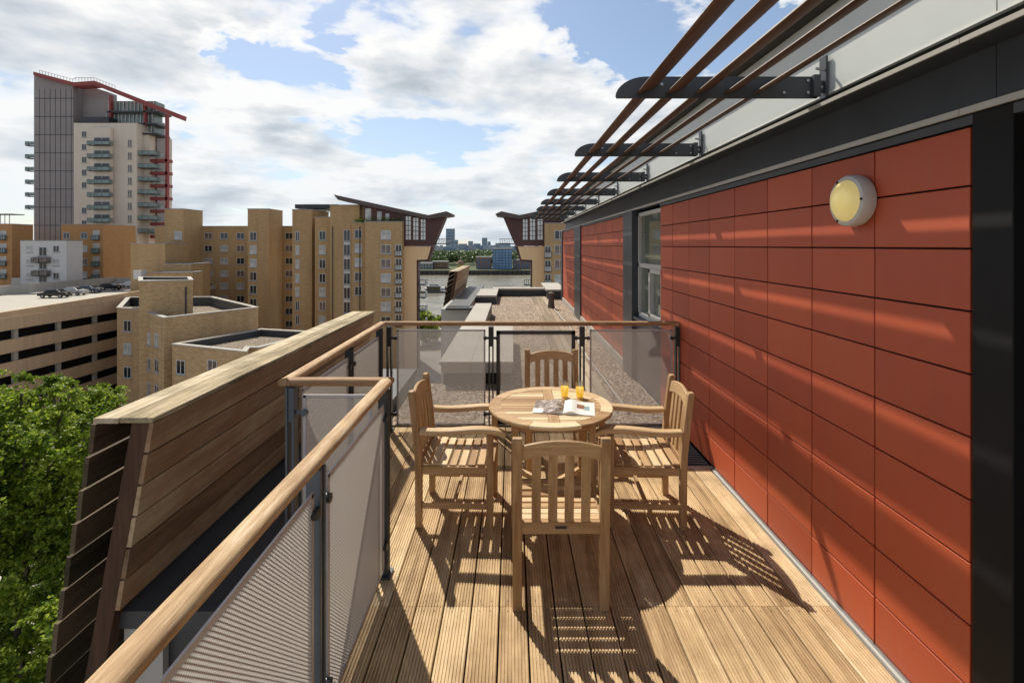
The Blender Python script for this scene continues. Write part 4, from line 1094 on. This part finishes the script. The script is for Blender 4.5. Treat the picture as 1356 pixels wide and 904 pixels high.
mb = MB(); cb(mb, (-110, 84.0, GZ), (-66.6, 96, -8.2), 'brick_near'); mb.build('end_wall', CPK)

mb = MB()
for q in range(12):
    yy = 80 + q*2.6; mb.poly([(-84.5-ox2, yy-oy2, -7.092-GZ), (-79.5-ox2, yy-oy2, -7.092-GZ), (-79.5-ox2, yy+.14-oy2, -7.092-GZ), (-84.5-ox2, yy+.14-oy2, -7.092-GZ)], [(0,1,2,3)], 'white_frame')
mb.build('bay_marking', CPK, fix=False)
# cars
def make_car(paint, label):
    C = thing('parked_car', label, 'car', (0,0,0), 0, 'cars parked on the car park roof')
    prof = [(-2.15,.35),(-2.2,.6),(-2.1,.85),(-1.3,.95),(-.75,1.38),(.65,1.42),(1.35,1.0),(2.1,.9),(2.2,.6),(2.15,.35)]
    m = MB(); n = len(prof); P = []
    for sy in (-1, 1):
        for (x_, z_) in prof: P.append((x_, sy * (.86 if z_ < 1.1 else .66), z_))
    m.poly(P, [(i,(i+1)%n,(i+1)%n+n,i+n) for i in range(n)] + [tuple(range(n))[::-1], tuple(range(n,2*n))], paint); m.build('body', C, bevel=.04)
    m = MB()
    for sy in (-1, 1):
        m.poly([(-1.15, sy*.80, 1.0), (-.7, sy*.69, 1.33), (.6, sy*.69, 1.36), (1.15, sy*.80, 1.02)], [(0,1,2,3)], 'dark_glass')
    m.poly([(1.3,-.7,1.05),(1.3,.7,1.05),(.72,.62,1.40),(.72,-.62,1.40)], [(0,1,2,3)], 'dark_glass'); m.poly([(-1.25,-.7,1.0),(-1.25,.7,1.0),(-.8,.62,1.36),(-.8,-.62,1.36)], [(0,1,2,3)], 'dark_glass')
    m.build('car_window', C, fix=False)
    for x_ in (-1.35, 1.35):
        for sy in (-1, 1):
            m = MB(); m.tube([(x_, sy*.70, .32), (x_, sy*.89, .32)], .32, 'rubber', 16); w_ = m.build('wheel', C, smooth=True)
            m = MB(); m.tube([(x_, sy*.885, .32), (x_, sy*.90, .32)], .19, 'steel', 12); m.build('rim', w_)
    for sy in (-1, 1):
        m = MB(); m.box((2.12, sy*.55-.15, .66), (2.2, sy*.55+.15, .78), 'white_frame'); m.build('headlight', C)
    return C
cars = [('car_paint_black', 73, 83.5, 'black parked car, leftmost in the row on the car park roof'), ('car_paint_silver', 96, 87.5, 'silver parked car, second from the left on the car park roof'),
        ('car_paint_blue', 117, 91.5, 'dark blue parked car, middle of the row on the car park roof'), ('car_paint_black', 144, 97, 'black parked car, second from the right on the car park roof'), ('car_paint_white', 176, 104, 'white parked car beside the small white box at the right end of the roof')]
for paint, px, d, lb in cars:
    c = make_car(paint, lb); x_, _ = XY(px, d); c.location = (x_, d, -7.08); c.rotation_euler.z = R(8)

# gateway towers ------------------------------------------------------------
def gateway(mirror, label):
    s_ = -1 if mirror else 1; cxm = 627.8
    D = 93.0
    T = thing('winged_tower', label, 'building', (XY(cxm - s_*80, D)[0], D, GZ), 0, 'pair of winged gateway towers on the river')
    ox, oy, oz = T.location
    def X(px): return XY(cxm + s_*(px - cxm), D)[0] - ox
    def Zl(py): return ZZ(py, D) - oz
    def ex(pts, d0, d1, mt, name):
        m = MB(); m.extrude([(X(a), Zl(b)) for a, b in pts], 1, d0, d1, mt); return m.build(name, T)
    ex([(481, 297), (481, 271), (567.5, 290), (589.5, 287), (576.5, 318), (572.8, 325.7), (531.8, 325.7), (531.8, 297)], .3, 3.4, 'winged_cladding', 'cladding')
    ex([(443, 258), (560, 283.5), (568, 285), (591.7, 280), (599.6, 283.5), (598, 286), (568, 290), (560, 288.5), (449, 265)], -.6, 4.2, 'winged_roof', 'roof')
    ex([(534, 326.2), (570, 326.2), (565, 343.6), (550.6, 344.4), (550.6, 520), (534, 520)], .6, 2.6, 'cream_render', 'pier')
    ex([(570.2, 326.2), (573.5, 326.2), (567, 346), (552.5, 347), (552.5, 520), (550.9, 520), (550.9, 344.7), (565.2, 343.8)], .9, 2.8, 'winged_cladding', 'pier_side')
    for a, b, t0 in ((537, 543.6, 286), (547, 553.6, 288), (557, 563, 290)):
        m = MB(); m.box((X(a), .24, Zl(317.8)), (X(b), .29, Zl(t0)), 'bright_glass'); wdw = m.build('window', T)
        m = MB()
        for q in range(6):
            zq = Zl(317.8) + (Zl(t0) - Zl(317.8)) * q / 5; m.box((X(a), .20, zq - .05), (X(b), .235, zq + .05), 'post_dark')
        m.box((X((a+b)/2) - .05, .18, Zl(317.8)), (X((a+b)/2) + .05, .23, Zl(t0)), 'post_dark'); m.build('frame', wdw)
    if not mirror:
        for a, b in ((483, 491), (499, 505), (510, 515)):
            m = MB(); m.box((X(a), .24, Zl(293)), (X(b), .29, Zl(276 + (a-483)*.25)), 'curtain_glass'); m.build('window', T)
    # river side balcony frames
    for (a, b, c_, d_) in ((574, 594.5, 316, 323.5),):
        m = MB(); zc_, zd_ = Zl(d_), Zl(c_)
        m.box((X(a), 1.0, zc_), (X(b), 3, zc_ + .18), 'post_dark')
        for yy in (1.0, 2.9):
            m.box((X(a), yy, zd_ - .08), (X(b), yy + .1, zd_), 'post_dark')
            for q in range(7): m.bar((X(a + (b-a)*q/6.5), yy + .05, zc_ + .1), (X(a + (b-a)*(q+.5)/6.5), yy + .05, zd_), .07, .07, 'steel')
        m.build('balcony', T)
    for q in range(4):
        m = MB(); a, b = 552.6, 561; z0_, z1_ = Zl(379 + q*17.4), Zl(371 + q*17.4)
        m.box((X(a), 1.5, z0_), (X(b), 4, z0_ + .2), 'post_dark'); m.box((X(a), 1.5, z1_ - .1), (X(b), 1.6, z1_), 'post_dark'); m.box((X(b) - .05, 1.5, z0_), (X(b) + .05, 4, z1_), 'green_glass')
        for k_ in (0, .33, .66, 1): m.box((X(a + (b-a)*k_) - .04, 1.5, z0_), (X(a + (b-a)*k_) + .04, 1.6, z1_), 'post_dark')
        m.build('balcony', T)
    return T
gateway(False, 'winged tower left of the river gap, brown butterfly roof on a cream pier')
gateway(True, 'winged tower right of the river gap, half hidden behind the sun shade')
p = ab(721.5, 790, 91.5, 13); RB = block('apartment_block', 'yellow brick apartment block right of the river gap, mostly hidden by the red wall', 'building', p, ZZ(296, 91.5), 'brick_yellow', cop='grey_coping')
windows(RB, p[0], p[1], [741, 765], rows(311, 19.5, 6), 1.9, 1.7); balc(RB, p[0], p[1], 725.5, rows(334, 18.5, 5), 1.3, .35, 'curtain_glass', 'dark_glass', 1.2)

# ------------------------------------------------------------------ ground, river, far bank
mb = MB(); mb.box((-600, -200, -24.5), (400, 150, -22.004), 'tarmac'); o = mb.build('ground'); tag(o, kind='structure')
mb = MB(); mb.box((-600, 150, -24.6), (400, 150.8, -21.2), 'river_wall'); tag(mb.build('quay_edge'), kind='structure')
mb = MB(); mb.poly([(-1500, 140, -23), (1500, 140, -23), (1500, 440, -23), (-1500, 440, -23)], [(0,1,2,3)], 'water'); tag(mb.build('river', fix=False), kind='structure')
mb = MB(); mb.poly([(-9000, 411, -19.3), (9000, 411, -19.3), (9000, 12000, -19.3), (-9000, 12000, -19.3)], [(0,1,2,3)], 'far_ground'); tag(mb.build('far_bank', fix=False), kind='structure')
mb = MB(); mb.box((-1500, 409, -24), (1500, 411, -19.2), 'river_wall')
for i in range(60): mb.box((-120 + i*4, 408.6, -24), (-119.6 + i*4, 409, -19.2), 'dark_recess')
tag(mb.build('river_wall'), kind='structure')
mb = MB(); mb.poly([(-9000, -3000, -26), (9000, -3000, -26), (9000, 500, -26), (-9000, 500, -26)], [(0,1,2,3)], 'tarmac'); tag(mb.build('land', fix=False), kind='structure')

# leaves
def leaf_mesh(name, centres, sizes, mat_, parent=None, loc=(0,0,0), up=.35, aspect=.7):
    n = len(centres); c = np.array(centres, dtype=float)
    nv = np.random.normal(size=(n, 3)); nv[:, 2] = np.abs(nv[:, 2]) + up; nv /= np.linalg.norm(nv, axis=1)[:, None]
    t1 = np.cross(nv, np.random.normal(size=(n, 3))); t1 /= np.linalg.norm(t1, axis=1)[:, None]; t2 = np.cross(nv, t1)
    s_ = np.array(sizes)[:, None]
    v = np.empty((n, 4, 3)); v[:, 0] = c + t1*s_; v[:, 1] = c + t2*s_*aspect - nv*s_*.15; v[:, 2] = c - t1*s_; v[:, 3] = c - t2*s_*aspect - nv*s_*.15
    me = bpy.data.meshes.new(name); me.vertices.add(n*4); me.vertices.foreach_set('co', v.reshape(-1))
    me.loops.add(n*4); me.loops.foreach_set('vertex_index', np.arange(n*4)); me.polygons.add(n)
    me.polygons.foreach_set('loop_start', np.arange(n)*4); me.polygons.foreach_set('loop_total', np.full(n, 4)); me.update(calc_edges=True)
    me.materials.append(MATS[mat_]); o = bpy.data.objects.new(name, me); col.objects.link(o); o.location = loc
    if parent: o.parent = parent
    return o
def tree(x, y, ztop, rad, label, n=26000, ls=.085, hgt=9, mat_='leaves', z0=GZ, group='broad leaved trees below the terrace', seed=1, clumps=85, clr=.9, squash=1.0):
    rs = np.random.RandomState(seed); random.seed(seed)
    T = thing('broadleaf_tree', label, 'tree', (x, y, z0), 0, group)
    H = ztop - z0; zc_ = H - hgt/2
    # limbs
    m = MB(); trunk_top = H - hgt*.75
    m.tube([(0,0,0), (.1,.05,trunk_top*.5), (0,.1,trunk_top), (.2,0,H-hgt*.45), (.1,.1,H-hgt*.2)], [.32,.26,.2,.12,.04], 'bark', 10); m.build('trunk', T, smooth=True)
    cl = []
    lobes = []
    for i in range(9):
        d = rs.normal(size=3); d /= np.linalg.norm(d); lobes.append((d[0]*rad*.62, d[1]*rad*.62, d[2]*hgt*.26, rs.uniform(.38, .55)))
    for i in range(clumps):
        lx, ly, lz, lr = lobes[i % len(lobes)]
        d = rs.normal(size=3); d /= np.linalg.norm(d); r = rs.uniform(.55, 1.12)
        if lz + d[2]*hgt/2*lr*r > hgt*.42: r *= .55
        cl.append((lx + d[0]*rad*lr*r, ly + d[1]*rad*lr*r, zc_ + lz + d[2]*hgt/2*lr*r, rs.uniform(.5, 1.25)*clr))
    m = MB()
    for i in range(0, clumps, 3):
        q = cl[i]; a = rs.uniform(.3, .8); st = Vector((0,.05,trunk_top + (q[2]-trunk_top)*.35*a)) ; mid = st.lerp(Vector(q[:3]), .5) + Vector((rs.uniform(-.3,.3), rs.uniform(-.3,.3), -.25))
        m.tube([st, mid, q[:3]], [.09,.05,.018], 'bark', 6)
    m.build('branches', T, smooth=True)
    C = []; per = n // clumps
    for q in cl:
        k_ = int(per * rs.uniform(.45, 1.5) * (q[3]/clr) ** 1.5)
        # twigs radiating from the clump, leaves strung along them
        tw = max(4, k_ // 16); dirs = rs.normal(size=(tw, 3)); dirs[:, 2] = dirs[:, 2]*.6 + .15; dirs /= np.linalg.norm(dirs, axis=1)[:,None]
        ln = rs.uniform(.35, 1.02, size=tw) * q[3]
        idx = rs.randint(0, tw, size=k_); f = rs.uniform(.2, 1, size=k_)
        P_ = dirs[idx] * (ln[idx]*f)[:,None]; P_[:, 2] -= (f**2)*.18*q[3]
        C.append(np.array(q[:3]) + P_ + rs.normal(size=(k_, 3)) * .055 * max(1, ls/.085))
    C = np.vstack(C)
    leaf_mesh('crown', C, rs.uniform(.6,1.25,size=len(C))*ls, mat_, T)
    return T
tree(-20.0, 19.5, -1.9, 3.7, 'tall tree with bright leaves at the left edge of the photo, below the terrace', 120000, .08, 11, seed=3, clumps=300, clr=.85)
tree(-21.6, 23.0, -3.3, 3.5, 'tree nearest the car park, its rounded top just left of the brick building', 100000, .08, 10, 'leaves', seed=5, clumps=250, clr=.85)
tree(-14.2, 15.5, -6.3, 2.8, 'lower light green tree closest to the timber screen', 50000, .075, 6.5, 'leaves', seed=8, clumps=150, clr=.62)
tree(-25.5, 21.0, -4.2, 3.6, 'tree outside left with dark foliage behind the tall one', 40000, .09, 11, 'leaves_dark', seed=11)
tree(-11.5, 19.5, -13.5, 2.6, 'small tree low down behind the timber screen end', 24000, .08, 6, 'leaves', seed=17, clumps=60)
tree(-17.2, 16.6, -9.2, 2.6, 'low bushy tree at the bottom left corner under the taller ones', 45000, .075, 6, 'leaves', seed=31, clumps=120, clr=.75)
# greenery seen between the roof and the winged tower
tree(-21, 118, -13.5, 5, 'quayside tree under the left winged tower', 7000, .35, 8, 'leaves', seed=21, clumps=40, clr=2, group='quayside trees')
tree(-8.8, 44, -13.5, 2.6, 'courtyard tree seen through the left mesh panel', 9000, .14, 6, 'leaves', seed=23, clumps=40, group='courtyard trees')
tree(-11.2, 52, -12.5, 3, 'taller courtyard tree behind the one at the mesh panel', 9000, .16, 7, 'leaves', seed=24, clumps=40, group='courtyard trees')
# roof garden shrubs on the brick block
C = np.empty((0,3)); rs = np.random.RandomState(5); x0, _ = XY(476, 94); x1, _ = XY(530, 94)
for i in range(60):
    c0 = np.array([rs.uniform(x0, x1), rs.uniform(93.2, 95), ZZ(294.5, 93) + rs.uniform(0, .6)]); d = rs.normal(size=(90,3))*np.array([.45,.4,.28]); C = np.vstack([C, c0 + d])
tag(leaf_mesh('roof_shrubs', C, rs.uniform(.08, .16, size=len(C)), 'leaves'), 'green shrubs along the parapet of the brick block', 'shrub', kind='stuff')
# far woodland
C = np.empty((0,3)); S_ = []
for i in range(620):
    x_ = rs.uniform(-260, 160); y_ = rs.uniform(455, 760)
    if -70 < x_ < 60 and y_ < 500: y_ += 60
    h = rs.uniform(9, 15); r = rs.uniform(4, 8)
    d = rs.normal(size=(90,3)); d /= np.linalg.norm(d, axis=1)[:,None]; C = np.vstack([C, np.array([x_, y_, -19 + h*.62]) + d*rs.uniform(.6,1,size=(90,1))*np.array([r, r, h*.42])])
tag(leaf_mesh('woodland', C, rs.uniform(.8, 1.7, size=len(C)), 'far_leaves'), 'green woodland behind the far river bank', 'woodland', kind='stuff')
# far bank buildings
def far_box(name, label, px0, px1, py0, D, depth, mt, rowsn=0, colsn=0, z0=-19.3, wmat='dark_glass', group=None, pyb=None):
    (x0, _), (x1, _) = XY(px0, D), XY(px1, D); zt_ = ZZ(py0, D); T = thing(name, label, 'building', ((x0+x1)/2, D, z0), 0, group); hw = (x1-x0)/2
    m = MB(); m.box((-hw, 0, 0), (hw, depth, zt_ - z0), mt); m.build('wall', T)
    m = MB(); m.box((-hw-.4, -.4, zt_-z0+.01), (hw+.4, depth, zt_-z0+.8), 'grey_coping'); m.build('roof', T)
    for r_ in range(rowsn):
        hh = (zt_-z0)/(rowsn+.3); zb_ = r_*hh + hh*.35
        if colsn == 0: MB().box((-hw+.4, -.12, zb_), (hw-.4, -.02, zb_ + hh*.42), wmat).build('window_band', T)
        for c_ in range(colsn):
            xa = -hw + (c_+.14)*2*hw/colsn; MB().box((xa, -.12, zb_ - hh*.12), (xa + 1.5*hw/colsn, -.02, zb_ + hh*.5), wmat).build('window', T)
    return T
far_box('office_building', 'blue glass office building on the far bank', 652, 678, 330, 430, 25, 'blue_glass', 7, 6, wmat='office_glass')
far_box('riverside_house', 'low brick building left of the blue glass office on the far bank', 630.5, 650, 341, 432, 15, 'far_brick', 3, 3, wmat='blue_glass')
far_box('riverside_house', 'low brick building right of the blue glass office on the far bank', 679, 706, 345, 434, 15, 'far_brick', 3, 5, wmat='blue_glass')
far_box('riverside_house', 'low grey shed far left on the opposite bank beyond the winged tower', 556, 572, 349, 430, 12, 'haze_block_b', 2, 4)
far_box('riverside_house', 'low dark hall in the middle of the opposite bank', 572, 592, 347, 436, 12, 'far_brick', 2, 5)
M_ = thing('moored_barge', 'yellow roofed vessel moored at the far bank wall', 'boat', (*XY(602, 407), -23))
m = MB(); m.box((-5,-2,0),(5,2,1.6),'boat_hull'); m.build('hull', M_); m = MB(); m.extrude([(-4.6,1.6),(4.6,1.6),(4.6,3.6),(3.4,4.6),(-3.4,4.6),(-4.6,3.6)], 1, -1.7, 1.7, 'gold_paint'); m.build('cabin', M_, bevel=.1)
PG = thing('pavilion', 'small round pavilion with pointed roof on the far bank', 'building', (*XY(610, 425), -19.3)); m = MB(); m.lathe([(3,0),(3,5)], 'gold_paint', 12); m.build('wall', PG); m = MB(); m.lathe([(4,5),(2.6,7),(.1,9)], 'far_brick', 12); m.build('roof', PG)
# skyline
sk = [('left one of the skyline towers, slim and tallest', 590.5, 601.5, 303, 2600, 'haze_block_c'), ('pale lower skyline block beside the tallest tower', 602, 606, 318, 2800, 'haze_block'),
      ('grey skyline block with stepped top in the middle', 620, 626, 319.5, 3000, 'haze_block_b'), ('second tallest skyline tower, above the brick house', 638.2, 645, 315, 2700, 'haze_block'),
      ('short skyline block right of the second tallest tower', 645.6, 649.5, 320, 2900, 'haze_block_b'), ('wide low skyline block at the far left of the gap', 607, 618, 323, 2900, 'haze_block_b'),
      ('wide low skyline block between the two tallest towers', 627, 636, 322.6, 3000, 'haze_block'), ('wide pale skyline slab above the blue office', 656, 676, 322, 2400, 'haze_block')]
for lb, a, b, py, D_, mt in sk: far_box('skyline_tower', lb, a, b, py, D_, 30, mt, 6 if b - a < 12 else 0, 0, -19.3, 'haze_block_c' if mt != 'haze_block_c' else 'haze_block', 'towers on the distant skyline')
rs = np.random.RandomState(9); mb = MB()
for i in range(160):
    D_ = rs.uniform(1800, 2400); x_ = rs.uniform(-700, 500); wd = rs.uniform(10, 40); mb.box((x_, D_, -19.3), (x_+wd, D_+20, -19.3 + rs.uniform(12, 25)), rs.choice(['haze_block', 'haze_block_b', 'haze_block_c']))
tag(mb.build('distant_town'), 'hazy low rooftops along the horizon', 'town', kind='stuff')
# pier and boat on the river
PI_ = thing('pier', 'dark floating pier on the river left of the far timber screen', 'pier', (*XY(578, 255), -23))
m = MB(); m.box((-11,-2,-.3),(11,2,1.0),'boat_hull'); m.build('pontoon', PI_); m = MB()
for q in range(5): m.tube([(-9+q*4.5, 2.3, -1), (-9+q*4.5, 2.3, 3.2)], .3, 'dark_recess', 8)
m.box((-5,-1,1.0),(2,1,3.2),'dark_glass'); m.box((-5.5,-1.4,3.2),(2.5,1.4,3.5),'post_metal'); m.build('shelter', PI_)
BO = thing('launch', 'small boat with low cabin moored behind the pier', 'boat', (*XY(577, 270), -23))
m = MB(); m.extrude([(-6,.2),(-6.3,1.3),(6.6,1.6),(5.2,.0)], 1, -1.6, 1.6, 'white_frame'); m.build('hull', BO, bevel=.15); m = MB(); m.extrude([(-4,1.4),(-3,3.2),(1.5,3.2),(3,1.5)], 1, -1.2, 1.2, 'dark_glass'); m.build('cabin', BO, bevel=.1)
# road with pavement and street lamp below the trees
mb = MB(); mb.poly([(-40, 10, -21.99), (-12, 10, -21.99), (-12, 60, -21.99), (-40, 60, -21.99)], [(0,1,2,3)], 'carpark_deck'); tag(mb.build('pavement', fix=False), kind='structure')
scn.cycles.max_bounces = 6
